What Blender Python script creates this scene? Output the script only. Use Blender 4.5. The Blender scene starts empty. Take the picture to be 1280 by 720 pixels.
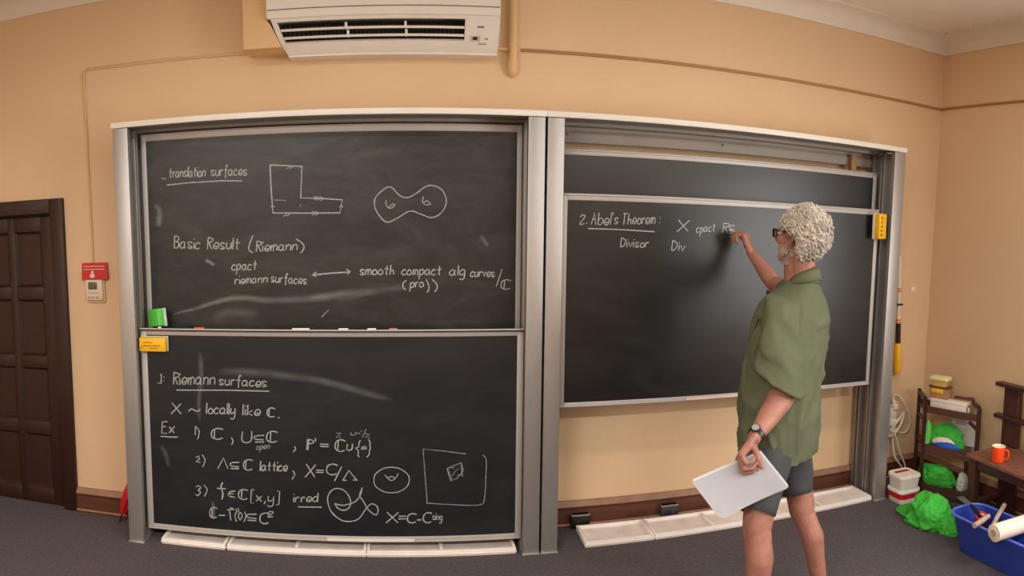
import bpy, bmesh, math, random
from mathutils import Vector, Matrix, Euler, noise
random.seed(7)
PI = math.pi
scene = bpy.context.scene
COL = scene.collection

# ------------------------------------------------------------------ camera
cam_data = bpy.data.cameras.new('camera')
cam = bpy.data.objects.new('camera', cam_data)
COL.objects.link(cam)
scene.camera = cam
FPX = 900.73                                   # pixels per radian of the phone's wide cylindrical picture
cam_data.type = 'PANO'
cam_data.panorama_type = 'CENTRAL_CYLINDRICAL'
cam_data.central_cylindrical_range_u_min = -640 / FPX
cam_data.central_cylindrical_range_u_max = 640 / FPX
cam_data.central_cylindrical_range_v_min = -360 / FPX
cam_data.central_cylindrical_range_v_max = 360 / FPX
cam_data.central_cylindrical_radius = 1.0
YAW, PITCH, ROLL = 0.1536, -0.1007, 0.0115
fw = Vector((math.sin(YAW) * math.cos(PITCH), math.cos(YAW) * math.cos(PITCH), math.sin(PITCH)))
rt0 = Vector((math.cos(YAW), -math.sin(YAW), 0))
up0 = rt0.cross(fw)
rt = math.cos(ROLL) * rt0 + math.sin(ROLL) * up0
up = math.cos(ROLL) * up0 - math.sin(ROLL) * rt0
cm = Matrix((rt, up, -fw)).transposed().to_4x4()
cm.translation = Vector((0, -3.9068, 1.7838))
cam.matrix_world = cm

# ------------------------------------------------------------------ world, exposure, lights
world = bpy.data.worlds.new('world')
scene.world = world
world.use_nodes = True
world.node_tree.nodes['Background'].inputs[0].default_value = (0.75, 0.85, 1.0, 1)
world.node_tree.nodes['Background'].inputs[1].default_value = 0.5
scene.view_settings.view_transform = 'Standard'
scene.view_settings.look = 'None'
scene.view_settings.gamma = 1.0
scene.view_settings.use_curve_mapping = False
scene.view_settings.exposure = -0.13

def area_light(name, loc, rot, sx, sy, power, color):
    l = bpy.data.lights.new(name, 'AREA')
    l.shape = 'RECTANGLE'
    l.size, l.size_y, l.energy, l.color = sx, sy, power, color
    o = bpy.data.objects.new(name, l)
    COL.objects.link(o)
    o.location = loc
    o.rotation_euler = rot
    return o

WARM = (1.0, 0.97, 0.93)
CEIL_LAMPS = [(-0.7, -1.95), (2.0, -1.95), (-1.7, -4.7), (2.3, -4.7)]
LAMP_POWER = [20, 13, 186, 104]
for (lx, ly), pw in zip(CEIL_LAMPS, LAMP_POWER):
    area_light('ceiling_lamp_light', (lx, ly, 3.06), (0, 0, 0), 1.5, 0.16, pw, WARM)
# daylight entering through the window in the right wall, behind the photographer's shoulder
area_light('window_daylight', (3.525, -2.90, 1.62), (0, PI / 2, 0), 1.4, 1.8, 72, (0.96, 0.97, 0.96))

# ------------------------------------------------------------------ helpers
def lin(r, g, b):
    f = lambda c: (c / 255 / 12.92) if c / 255 <= 0.04045 else ((c / 255 + 0.055) / 1.055) ** 2.4
    return (f(r), f(g), f(b), 1)

def mat(name, col, rough=0.6, metal=0.0, var=0.06, scale=8.0, bump=0.0, bscale=60.0, stretch=None, spec=0.5, sheen=0.0, coord='Object', detail=4.0):
    m = bpy.data.materials.new(name)
    m.use_nodes = True
    nt = m.node_tree
    b = nt.nodes['Principled BSDF']
    b.inputs['Roughness'].default_value = rough
    b.inputs['Metallic'].default_value = metal
    b.inputs['Specular IOR Level'].default_value = spec
    tc = nt.nodes.new('ShaderNodeTexCoord')
    mp = nt.nodes.new('ShaderNodeMapping')
    if stretch:
        mp.inputs['Scale'].default_value = stretch
    nt.links.new(tc.outputs[coord], mp.inputs[0])
    n = nt.nodes.new('ShaderNodeTexNoise')
    n.inputs['Scale'].default_value = scale
    n.inputs['Detail'].default_value = detail
    nt.links.new(mp.outputs[0], n.inputs[0])
    r = nt.nodes.new('ShaderNodeValToRGB')
    c = col
    r.color_ramp.elements[0].position = 0.3
    r.color_ramp.elements[1].position = 0.7
    r.color_ramp.elements[0].color = (c[0] * (1 - var), c[1] * (1 - var), c[2] * (1 - var), 1)
    r.color_ramp.elements[1].color = (min(1, c[0] * (1 + var)), min(1, c[1] * (1 + var)), min(1, c[2] * (1 + var)), 1)
    nt.links.new(n.outputs[0], r.inputs[0])
    nt.links.new(r.outputs[0], b.inputs['Base Color'])
    if bump:
        n2 = nt.nodes.new('ShaderNodeTexNoise')
        n2.inputs['Scale'].default_value = bscale
        n2.inputs['Detail'].default_value = 3
        nt.links.new(mp.outputs[0], n2.inputs[0])
        bp = nt.nodes.new('ShaderNodeBump')
        bp.inputs['Strength'].default_value = bump
        bp.inputs['Distance'].default_value = 0.01
        nt.links.new(n2.outputs[0], bp.inputs['Height'])
        nt.links.new(bp.outputs[0], b.inputs['Normal'])
    return m

def board_mat(name, col, rough, dust):
    m = mat(name, col, rough, var=0.18, scale=3.0, spec=0.5)
    nt = m.node_tree
    b = nt.nodes['Principled BSDF']
    ramp = [n for n in nt.nodes if n.type == 'VALTORGB'][0]
    mp = [n for n in nt.nodes if n.type == 'MAPPING'][0]
    # faint wiped chalk dust: stretched noise mixed over the slate
    mp2 = nt.nodes.new('ShaderNodeMapping')
    mp2.inputs['Scale'].default_value = (1.1, 1, 3.0)
    mp2.inputs['Rotation'].default_value = (0, 0.35, 0)
    nt.links.new(mp.inputs[0].links[0].from_socket, mp2.inputs[0])
    n = nt.nodes.new('ShaderNodeTexNoise')
    n.inputs['Scale'].default_value = 2.3
    n.inputs['Detail'].default_value = 7
    n.inputs['Roughness'].default_value = 0.65
    n.inputs['Distortion'].default_value = 0.8
    nt.links.new(mp2.outputs[0], n.inputs[0])
    mr = nt.nodes.new('ShaderNodeMapRange')
    mr.inputs[1].default_value = 0.42
    mr.inputs[2].default_value = 0.8
    mr.inputs[3].default_value = 0.0
    mr.inputs[4].default_value = dust
    nt.links.new(n.outputs[0], mr.inputs[0])
    mx = nt.nodes.new('ShaderNodeMix')
    mx.data_type = 'RGBA'
    nt.links.new(mr.outputs[0], mx.inputs[0])
    nt.links.new(ramp.outputs[0], mx.inputs[6])
    mx.inputs[7].default_value = (0.62, 0.60, 0.54, 1)
    nt.links.new(mx.outputs[2], b.inputs['Base Color'])
    return m

def chalk_mat(name, col, cover, use_attr=False, nscale=220.0):
    """Chalk: a pale matte film with gaps (noise), or with a soft edge held in a vertex attribute for wiped smears."""
    m = bpy.data.materials.new(name)
    m.use_nodes = True
    nt = m.node_tree
    b = nt.nodes['Principled BSDF']
    b.inputs['Roughness'].default_value = 0.95
    b.inputs['Specular IOR Level'].default_value = 0.1
    b.inputs['Base Color'].default_value = col
    tc = nt.nodes.new('ShaderNodeTexCoord')
    n = nt.nodes.new('ShaderNodeTexNoise')
    n.inputs['Scale'].default_value = nscale
    n.inputs['Detail'].default_value = 2
    nt.links.new(tc.outputs['Object'], n.inputs[0])
    mr = nt.nodes.new('ShaderNodeMapRange')
    mr.inputs[1].default_value = 0.3
    mr.inputs[2].default_value = 0.62
    mr.inputs[3].default_value = cover * 0.35
    mr.inputs[4].default_value = cover
    nt.links.new(n.outputs[0], mr.inputs[0])
    out = mr.outputs[0]
    if use_attr:
        at = nt.nodes.new('ShaderNodeAttribute')
        at.attribute_name = 'cover'
        mu = nt.nodes.new('ShaderNodeMath')
        mu.operation = 'MULTIPLY'
        nt.links.new(out, mu.inputs[0])
        nt.links.new(at.outputs['Fac'], mu.inputs[1])
        out = mu.outputs[0]
    nt.links.new(out, b.inputs['Alpha'])
    return m

class MB:
    """Collects shapes; build() links them as one mesh object."""
    def __init__(self):
        self.bm = bmesh.new()
    def _take(self, tmp, M=None):
        if M is not None:
            tmp.transform(M)
        me = bpy.data.meshes.new('tmp')
        tmp.to_mesh(me)
        tmp.free()
        self.bm.from_mesh(me)
        bpy.data.meshes.remove(me)
    def box(self, lo, hi, bev=0.0, M=None, seg=2):
        t = bmesh.new()
        bmesh.ops.create_cube(t, size=1)  # box faces stay flat, curved shapes are smooth
        for v in t.verts:
            v.co = Vector(((lo[i] + hi[i]) / 2 + v.co[i] * (hi[i] - lo[i]) for i in range(3)))
        if bev:
            bmesh.ops.bevel(t, geom=t.edges[:], offset=bev, segments=seg, affect='EDGES', profile=0.5)
        self._take(t, M)
        return self
    def bar(self, a, b, w, d, bev=0.0, upv=(0, 0, 1)):
        """A rectangular bar from a to b, w wide and d deep."""
        a, b = Vector(a), Vector(b)
        z = (b - a).normalized()
        x = Vector(upv).cross(z)
        if x.length < 1e-4:
            x = Vector((1, 0, 0)).cross(z)
        x.normalize()
        y = z.cross(x)
        M = Matrix((x, y, z)).transposed().to_4x4()
        M.translation = a
        return self.box((-w / 2, -d / 2, 0), (w / 2, d / 2, (b - a).length), bev, M)
    def tube(self, pts, rad, seg=10, closed=False, cap=True):
        pts = [Vector(p) for p in pts]
        n = len(pts)
        rads = rad if isinstance(rad, (list, tuple)) else [rad] * n
        rings = []
        prev = None
        for i, p in enumerate(pts):
            if closed:
                d = pts[(i + 1) % n] - pts[i - 1]
            else:
                d = pts[min(i + 1, n - 1)] - pts[max(i - 1, 0)]
            d.normalize()
            if prev is None:
                x = d.orthogonal().normalized()
            else:
                x = prev - d * prev.dot(d)
                x = x.normalized() if x.length > 1e-6 else d.orthogonal().normalized()
            prev = x
            y = d.cross(x)
            rings.append([self.bm.verts.new(p + (x * math.cos(2 * PI * k / seg) + y * math.sin(2 * PI * k / seg)) * rads[i]) for k in range(seg)])
        self._skin(rings, closed, cap)
        return self
    def _skin(self, rings, closed=False, cap=True, wrap=True):
        n = len(rings)
        seg = len(rings[0])
        for i in range(n if closed else n - 1):
            a, b = rings[i], rings[(i + 1) % n]
            for k in range(seg if wrap else seg - 1):
                try:
                    self.bm.faces.new((a[k], a[(k + 1) % seg], b[(k + 1) % seg], b[k])).smooth = True
                except ValueError:
                    pass
        if cap and not closed:
            self.bm.faces.new(rings[0][::-1])
            self.bm.faces.new(rings[-1])
    def rings(self, rr, closed=False, cap=True, wrap=True):
        self._skin([[self.bm.verts.new(p) for p in r] for r in rr], closed, cap, wrap)
        return self
    def lathe(self, prof, seg=24, M=None, cap=True):
        t = MB()
        t.rings([[Vector((r * math.cos(2 * PI * k / seg), r * math.sin(2 * PI * k / seg), z)) for k in range(seg)] for r, z in prof], cap=cap)
        self._take(t.bm, M)
        return self
    def prism(self, pts, vec):
        """Extrude a closed outline (3-D points) along vec."""
        v = Vector(vec)
        a = [self.bm.verts.new(p) for p in pts]
        b = [self.bm.verts.new(Vector(p) + v) for p in pts]
        n = len(pts)
        self.bm.faces.new(a[::-1])
        self.bm.faces.new(b)
        for i in range(n):
            self.bm.faces.new((a[i], a[(i + 1) % n], b[(i + 1) % n], b[i]))
        return self
    def ell(self, c, r, seg=20, M=None):
        t = bmesh.new()
        bmesh.ops.create_uvsphere(t, u_segments=seg, v_segments=max(8, seg // 2), radius=1)
        for f in t.faces: f.smooth = True
        for v in t.verts:
            v.co = Vector((v.co.x * r[0], v.co.y * r[1], v.co.z * r[2]))
        Mt = Matrix.Translation(Vector(c))
        self._take(t, Mt @ M if M is not None else Mt)
        return self
    def cap(self, a, ra, b, rb, seg=14):
        """Tapered capsule."""
        a, b = Vector(a), Vector(b)
        d = (b - a)
        L = d.length
        d = d / L if L > 1e-6 else Vector((0, 0, 1))
        pts, rads = [], []
        for k in range(5):
            t = -PI / 2 + k * PI / 8
            pts.append(a + d * (ra * math.sin(t))); rads.append(max(ra * math.cos(t), ra * 0.05))
        for k in range(5):
            t = k * PI / 8
            pts.append(b + d * (rb * math.sin(t))); rads.append(max(rb * math.cos(t), rb * 0.05))
        out_p, out_r = [pts[0]], [rads[0]]
        for p, r in zip(pts[1:], rads[1:]):
            if (p - out_p[-1]).dot(d) > 1e-5:
                out_p.append(p); out_r.append(r)
        self.tube(out_p, out_r, seg)
        return self
    def build(self, name, m, parent=None, smooth=True, angle=50):
        bmesh.ops.recalc_face_normals(self.bm, faces=self.bm.faces[:])
        me = bpy.data.meshes.new(name)
        self.bm.to_mesh(me)
        self.bm.free()
        if not smooth:
            me.polygons.foreach_set('use_smooth', [False] * len(me.polygons))
        if m:
            for mm in (m if isinstance(m, (list, tuple)) else [m]):
                me.materials.append(mm)
        if smooth:
            me.set_sharp_from_angle(angle=math.radians(angle))
        o = bpy.data.objects.new(name, me)
        COL.objects.link(o)
        if parent:
            adopt(o, parent)
        return o

def adopt(o, parent):
    """Parent o, whose vertices are in world space, without moving it."""
    o.parent = parent
    bpy.context.view_layer.update()
    o.matrix_parent_inverse = parent.matrix_world.inverted()

def thing(name, loc, label, cat, group=None):
    o = bpy.data.objects.new(name, None)
    o.empty_display_size = 0.05
    COL.objects.link(o)
    o.location = loc
    bpy.context.view_layer.update()
    return tag(o, label, cat, group)

def tag(o, label, cat, group=None):
    o['label'] = label
    o['category'] = cat
    if group:
        o['group'] = group
    return o

def struct(o, label=None, cat=None):
    o['kind'] = 'structure'
    if label: o['label'] = label
    if cat: o['category'] = cat
    return o

def remesh(o, voxel, smooth_iter=4, factor=0.5):
    """Fuse an object's overlapping shapes into one continuous skin."""
    md = o.modifiers.new('r', 'REMESH')
    md.mode = 'VOXEL'
    md.voxel_size = voxel
    md.use_smooth_shade = True
    if smooth_iter:
        s = o.modifiers.new('s', 'SMOOTH')
        s.factor = factor
        s.iterations = smooth_iter
    dg = bpy.context.evaluated_depsgraph_get()
    me = bpy.data.meshes.new_from_object(o.evaluated_get(dg))
    o.modifiers.clear()
    old = o.data
    mats = [m for m in old.materials]
    o.data = me
    if not me.materials:
        for m in mats: me.materials.append(m)
    me.polygons.foreach_set('use_smooth', [True] * len(me.polygons))
    bpy.data.meshes.remove(old)
    return o

def catmull(P, n=5, closed=False):
    P = [Vector(p) for p in P]
    if len(P) < 3:
        return P
    out = []
    N = len(P)
    for i in range(N if closed else N - 1):
        if closed:
            p0, p1, p2, p3 = P[i - 1], P[i], P[(i + 1) % N], P[(i + 2) % N]
        else:
            p0, p1, p2, p3 = P[max(i - 1, 0)], P[i], P[i + 1], P[min(i + 2, N - 1)]
        for k in range(n):
            t = k / n
            out.append(0.5 * ((2 * p1) + (p2 - p0) * t + (2 * p0 - 5 * p1 + 4 * p2 - p3) * t * t + (3 * p1 - p0 - 3 * p2 + p3) * t ** 3))
    if not closed:
        out.append(P[-1])
    return out

# ------------------------------------------------------------------ materials
M = {}
M['wall'] = mat('wall_paint', lin(223, 191, 153), 0.75, var=0.03, scale=1.5, bump=0.08, bscale=90)
M['ceiling'] = mat('ceiling_paint', lin(238, 230, 216), 0.85, var=0.02)
M['cornice'] = mat('cornice_paint', lin(232, 224, 212), 0.7, var=0.02)
M['floor'] = mat('carpet', lin(90, 82, 87), 0.95, var=0.22, scale=55, bump=0.5, bscale=400, detail=8)
M['wood'] = mat('dark_stained_wood', lin(46, 21, 13), 0.5, var=0.22, scale=5, stretch=(8, 8, 0.8))
M['wood_h'] = mat('dark_stained_wood_rail', lin(92, 54, 38), 0.45, var=0.2, scale=5, stretch=(0.8, 8, 8))
M['skirt_top'] = mat('pale_skirting_edge', lin(150, 112, 88), 0.5, var=0.2, scale=12)
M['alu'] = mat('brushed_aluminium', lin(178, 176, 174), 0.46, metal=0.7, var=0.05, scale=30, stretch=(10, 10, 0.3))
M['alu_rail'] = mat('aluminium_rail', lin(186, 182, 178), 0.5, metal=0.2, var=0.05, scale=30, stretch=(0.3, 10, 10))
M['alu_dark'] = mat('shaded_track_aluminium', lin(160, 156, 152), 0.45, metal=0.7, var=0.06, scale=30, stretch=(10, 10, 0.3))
M['alu_matte'] = mat('matte_grey_metal', lin(160, 154, 146), 0.6)
M['slate_a'] = board_mat('chalkboard_slate', lin(32, 34, 32), 0.40, 0.06)
M['slate_b'] = board_mat('clean_chalkboard_slate', lin(22, 27, 32), 0.40, 0.02)
M['slate_c'] = board_mat('wiped_chalkboard_slate', lin(25, 25, 25), 0.33, 0.02)
M['chalk'] = chalk_mat('chalk', (0.70, 0.73, 0.71, 1), 0.72)
M['chalk_faint'] = chalk_mat('faint_chalk', (0.70, 0.73, 0.71, 1), 0.46)
M['smear'] = chalk_mat('chalk_smear', (0.74, 0.73, 0.68, 1), 1.0, True, 9.0)
M['white_plastic'] = mat('white_plastic', lin(232, 226, 216), 0.45, var=0.02)
M['beige_plastic'] = mat('painted_beige_casing', lin(222, 184, 134), 0.6, var=0.02)
M['black'] = mat('black_plastic', lin(24, 23, 24), 0.4, var=0.1)
M['dark_void'] = mat('dark_interior', lin(30, 27, 24), 0.7, var=0.2)
M['grey_mark'] = mat('grey_print', lin(120, 116, 110), 0.7)
M['red'] = mat('red_plastic', lin(196, 24, 34), 0.45, var=0.05)
M['pale_red'] = mat('pale_red_print', lin(240, 200, 196), 0.6)
M['lcd'] = mat('lcd_glass', lin(92, 98, 72), 0.25, var=0.04)
M['yellow'] = mat('yellow_plastic', lin(244, 186, 30), 0.45, var=0.05)
M['yellow_ink'] = mat('dark_yellow_print', lin(176, 124, 16), 0.6)
M['felt'] = mat('chalky_felt', lin(214, 214, 190), 0.95, var=0.12, scale=40, bump=0.4, bscale=200)
M['felt_green'] = mat('chalky_green_felt', lin(200, 216, 206), 0.95, var=0.12, scale=40, bump=0.4, bscale=200)
M['green_plastic'] = mat('green_plastic', lin(92, 206, 76), 0.5, var=0.06)
M['green_cloth'] = mat('green_fabric', lin(62, 186, 62), 0.75, var=0.12, scale=14, bump=0.25, bscale=40)
M['tray'] = mat('cream_painted_tray', lin(242, 234, 228), 0.7, var=0.05, scale=7)
M['tray_floor'] = mat('dusty_tray_floor', lin(236, 224, 216), 0.85, var=0.12, scale=9)
M['blue'] = mat('blue_plastic', lin(40, 62, 150), 0.35, var=0.06)
M['blue_pack'] = mat('blue_packaging', lin(40, 92, 190), 0.4, var=0.1)
M['orange'] = mat('orange_glaze', lin(236, 74, 18), 0.25, var=0.04)
M['cream_glaze'] = mat('cream_glaze', lin(244, 228, 200), 0.3)
M['furniture'] = mat('dark_brown_furniture_wood', lin(66, 36, 32), 0.4, var=0.25, scale=5, stretch=(6, 1, 6))
M['cart_wood'] = mat('brown_trolley_wood', lin(88, 56, 44), 0.5, var=0.2, scale=6, stretch=(4, 1, 6))
M['seat_wood'] = mat('worn_brown_seat_wood', lin(128, 82, 66), 0.45, var=0.3, scale=9, stretch=(6, 1.2, 6), bump=0.4, bscale=22)
M['paper'] = mat('white_paper', lin(176, 176, 183), 0.8, var=0.02)
M['paper_edge'] = mat('paper_edge', lin(206, 206, 206), 0.8, var=0.02)
M['card'] = mat('white_card', lin(236, 226, 216), 0.7, var=0.03)
M['cream_plastic'] = mat('cream_plastic', lin(236, 224, 172), 0.5, var=0.04)
M['brown_card'] = mat('brown_cardboard', lin(170, 128, 86), 0.8, var=0.08)
M['stick'] = mat('pale_wood', lin(186, 160, 140), 0.7, var=0.12, scale=12)
M['steel'] = mat('steel', lin(190, 190, 196), 0.3, metal=0.8, var=0.04)
M['clear'] = mat('cloudy_plastic_bag', lin(206, 214, 206), 0.3, var=0.06)
M['skin'] = mat('skin', lin(164, 112, 95), 0.55, var=0.12, scale=18, bump=0.06, bscale=120)
M['hair'] = mat('grey_curly_hair', lin(180, 170, 158), 0.8, var=0.22, scale=11)
M['beard'] = mat('short_white_beard', lin(178, 156, 142), 0.9, var=0.2, scale=40)
M['shirt'] = mat('olive_shirt_cloth', lin(90, 95, 70), 0.9, var=0.05, scale=9, bump=0.12, bscale=300)
M['shirt_in'] = mat('shirt_stitching', lin(128, 132, 94), 0.9)
M['shorts'] = mat('charcoal_shorts_cloth', lin(62, 65, 67), 0.85, var=0.12, scale=10, bump=0.15, bscale=200)
M['shorts_dark'] = mat('black_shorts_panel', lin(26, 27, 30), 0.8)
M['shoe'] = mat('dark_shoe_leather', lin(40, 34, 32), 0.5)
# ------------------------------------------------------------------ the room
XL, XR, YF, ZC = -3.3, 3.537, -7.4, 3.145
T = 0.12
struct(MB().box((XL - T, YF - T, -0.1), (XR + T, T, 0)).build('floor', M['floor'], smooth=False))
struct(MB().box((XL - T, YF - T, ZC), (XR + T, T, ZC + 0.1)).build('ceiling', M['ceiling'], smooth=False))
# back wall with the doorway cut out of it
DX0, DX1, DZ = -2.99, -1.96, 1.94
struct(MB().box((DX1 - 0.02, 0, 0), (XR + T, T, ZC)).box((XL - T, 0, 0), (DX0 + 0.02, T, ZC)).box((DX0 + 0.02, 0, DZ - 0.02), (DX1 - 0.02, T, ZC)).build('wall_back', M['wall'], smooth=False))
# right wall with a window opening well outside the picture
WY0, WY1, WZ0, WZ1 = -3.85, -1.95, 0.90, 2.35
struct(MB().box((XR, WY1, 0), (XR + T, 0, ZC)).box((XR, YF, 0), (XR + T, WY0, ZC)).box((XR, WY0, 0), (XR + T, WY1, WZ0)).box((XR, WY0, WZ1), (XR + T, WY1, ZC)).build('wall_right', M['wall'], smooth=False))
struct(MB().box((XL - T, YF, 0), (XL, 0, ZC)).build('wall_left', M['wall'], smooth=False))
struct(MB().box((XL - T, YF - T, 0), (XR + T, YF, ZC)).build('wall_front', M['wall'], smooth=False))
# the window: frame, glazing bar and panes
w = struct(thing('window_1', (XR, (WY0 + WY1) / 2, WZ0), 'white framed window in the right wall', 'window'))
mb = MB()
for (a, b) in (((WY0, WZ0), (WY1, WZ0 + 0.06)), ((WY0, WZ1 - 0.06), (WY1, WZ1)), ((WY0, WZ0), (WY0 + 0.06, WZ1)), ((WY1 - 0.06, WZ0), (WY1, WZ1)), ((-2.93, WZ0), (-2.87, WZ1))):
    mb.box((XR + 0.03, a[0], a[1]), (XR + 0.09, b[0], b[1]), 0.004)
mb.build('window_frame', M['white_plastic'], w)
gl = bpy.data.materials.new('window_glass'); gl.use_nodes = True
gb = gl.node_tree.nodes['Principled BSDF']
gb.inputs['Transmission Weight'].default_value = 1.0
gb.inputs['Roughness'].default_value = 0.0
for a, b in ((WY0 + 0.06, -2.93), (-2.87, WY1 - 0.06)):
    MB().box((XR + 0.055, a, WZ0 + 0.06), (XR + 0.06, b, WZ1 - 0.06)).build('pane', gl, w, smooth=False)

def cornice(a, b, n, name):
    """Coved cornice running from a to b in plan; n points into the room."""
    prof = [(0, 0)]
    for k in range(9):
        t = k / 8 * PI / 2
        prof.append((0.015 + 0.125 * (1 - math.cos(t)), 0.025 + 0.10 * math.sin(t)))
    prof += [(0.140, 0.130), (0.155, 0.130), (0.155, 0.150), (0, 0.150)]
    prof = [(0, 0), (0.012, 0), (0.012, 0.02)] + prof[1:]
    a, b, n = Vector(a), Vector(b), Vector(n)
    mb = MB()
    mb.prism([a + n * p + Vector((0, 0, ZC - 0.108 + min(q * 0.8, 0.108))) for p, q in prof], b - a)
    return struct(mb.build(name, M['cornice'], angle=50))
# profile heights are clipped at the ceiling, so the cove drops 0.108 m
cornice((XL, 0, 0), (XR, 0, 0), (0, -1, 0), 'trim_1')
cornice((XR, YF, 0), (XR, 0, 0), (-1, 0, 0), 'trim_2')
cornice((XL, YF, 0), (XL, 0, 0), (1, 0, 0), 'trim_3')

def skirting(a, b, n, name):
    prof = [(0, 0), (0.034, 0), (0.034, 0.012), (0.026, 0.02), (0.024, 0.105), (0.030, 0.112), (0.030, 0.120), (0.012, 0.148), (0, 0.150)]
    a, b, n = Vector(a), Vector(b), Vector(n)
    o = MB().prism([a + n * p + Vector((0, 0, q)) for p, q in prof], b - a).build(name, [M['wood_h'], M['skirt_top']], angle=20)
    for p in o.data.polygons:
        c = p.center
        if len(p.vertices) == 4 and (c.z > 0.122 or (c.z < 0.02 and p.normal.z > 0.3)):
            p.material_index = 1  # paler tone on the top chamfer and the floor bead
    return struct(o)
skirting((DX1, 0, 0), (XR, 0, 0), (0, -1, 0), 'baseboard_back')
skirting((XR, YF, 0), (XR, -0.034, 0), (-1, 0, 0), 'baseboard_right')
skirting((XL, 0, 0), (DX0, 0, 0), (0, -1, 0), 'baseboard_back_left')

# door: frame, leaf with twelve sunk panels, hinges
d = struct(thing('door_1', (-2.47, 0, 0), 'dark brown panelled wooden door', 'door'))
mb = MB()
for (x0, x1, z0, z1) in ((DX0, DX0 + 0.09, 0, DZ), (DX1 - 0.09, DX1, 0, DZ), (DX0 + 0.09, DX1 - 0.09, DZ - 0.09, DZ)):
    mb.box((x0, -0.03, z0), (x1, 0.10, z1), 0.006)
mb.box((DX0 + 0.08, 0.057, 1.80), (DX1 - 0.08, 0.10, DZ - 0.08), 0.002).box((DX0 + 0.08, 0.057, 0.0), (DX0 + 0.11, 0.10, 1.81), 0.002).box((DX1 - 0.11, 0.057, 0.0), (DX1 - 0.08, 0.10, 1.81), 0.002)
mb.build('door_frame', M['wood'], d)
cols = [(-2.33, -2.14), (-2.565, -2.375), (-2.80, -2.61)]
rows = [(1.40, 1.745), (0.963, 1.32), (0.542, 0.886), (0.10, 0.457)]
lx0, lx1, lz1 = -2.897, -2.053, 1.835
mb = MB()
xs = [lx0] + [v for c in sorted(cols) for v in c] + [lx1]
for i in range(0, len(xs), 2):
    mb.box((xs[i], 0.012, 0.004), (xs[i + 1], 0.055, lz1), 0.003)
zs = [0.004] + [v for r in sorted(rows) for v in r] + [lz1]
for i in range(0, len(zs), 2):
    for c in cols:
        mb.box((c[0] - 0.002, 0.012, zs[i]), (c[1] + 0.002, 0.055, zs[i + 1]), 0.003)
leaf = mb.build('door_leaf', M['wood'], d)
for c in cols:
    for r in rows:
        p = MB()
        p.box((c[0], 0.034, r[0]), (c[1], 0.05, r[1]))
        # bevelled lip round the panel; the sloped lower lip catches the ceiling light
        o = 0.016
        for (a, b, e, f) in (((c[0], r[0]), (c[1], r[0]), (c[1] - o, r[0] + o), (c[0] + o, r[0] + o)), ((c[1], r[1]), (c[0], r[1]), (c[0] + o, r[1] - o), (c[1] - o, r[1] - o)),
                             ((c[0], r[1]), (c[0], r[0]), (c[0] + o, r[0] + o), (c[0] + o, r[1] - o)), ((c[1], r[0]), (c[1], r[1]), (c[1] - o, r[1] - o), (c[1] - o, r[0] + o))):
            q = [(a[0], 0.014, a[1]), (b[0], 0.014, b[1]), (e[0], 0.035, e[1]), (f[0], 0.035, f[1])]
            vs = [p.bm.verts.new(v) for v in q]
            p.bm.faces.new(vs)
        p.build('door_panel', M['wood'], leaf, smooth=False)
for z in (1.62, 0.68):
    MB().box((-2.056, -0.002, z - 0.05), (-2.036, 0.012, z + 0.05), 0.003).tube([(-2.051, -0.006, z - 0.055), (-2.051, -0.006, z + 0.055)], 0.006).build('hinge', M['wood_h'], d)

# picture-rail wire round the top of the walls (two runs) and its drop to the thermostat
mb = MB()
mb.tube([(-0.80, -0.0072, 2.660), (-1.2, -0.0072, 2.664), (-1.774, -0.0072, 2.668), (-1.787, -0.0072, 2.655), (-1.786, -0.0072, 2.0), (-1.783, -0.0072, 1.548)], 0.0065, 6)
tag(mb.build('conduit', M['beige_plastic']), 'thin painted conduit from the casing left and down to the red sign', 'conduit')
r = struct(MB().box((0.64, -0.012, 2.652), (XR, 0.001, 2.668), 0.003).box((XR - 0.012, YF, 2.655), (XR + 0.001, 0, 2.671), 0.003).build('trim_4', mat('picture_rail_paint', lin(168, 126, 82), 0.6)))

# ceiling lamps (the light sources of the room)
for i, (lx, ly) in enumerate(CEIL_LAMPS):
    t = thing('ceiling_lamp', (lx, ly, ZC), 'twin-tube fluorescent ceiling lamp with white tray', 'lamp', 'ceiling lamps')
    MB().box((lx - 0.77, ly - 0.10, 3.095), (lx + 0.77, ly + 0.10, ZC), 0.006).build('lamp_housing', M['white_plastic'], t)
    em = bpy.data.materials.get('lamp_tube')
    if not em:
        em = bpy.data.materials.new('lamp_tube'); em.use_nodes = True
        e = em.node_tree.nodes['Principled BSDF']
        e.inputs['Emission Color'].default_value = (1, 0.9, 0.78, 1)
        e.inputs['Emission Strength'].default_value = 5
    for s in (-0.05, 0.05):
        MB().tube([(lx - 0.74, ly + s, 3.080), (lx + 0.74, ly + s, 3.080)], 0.013).build('lamp_tube', em, t)
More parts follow.
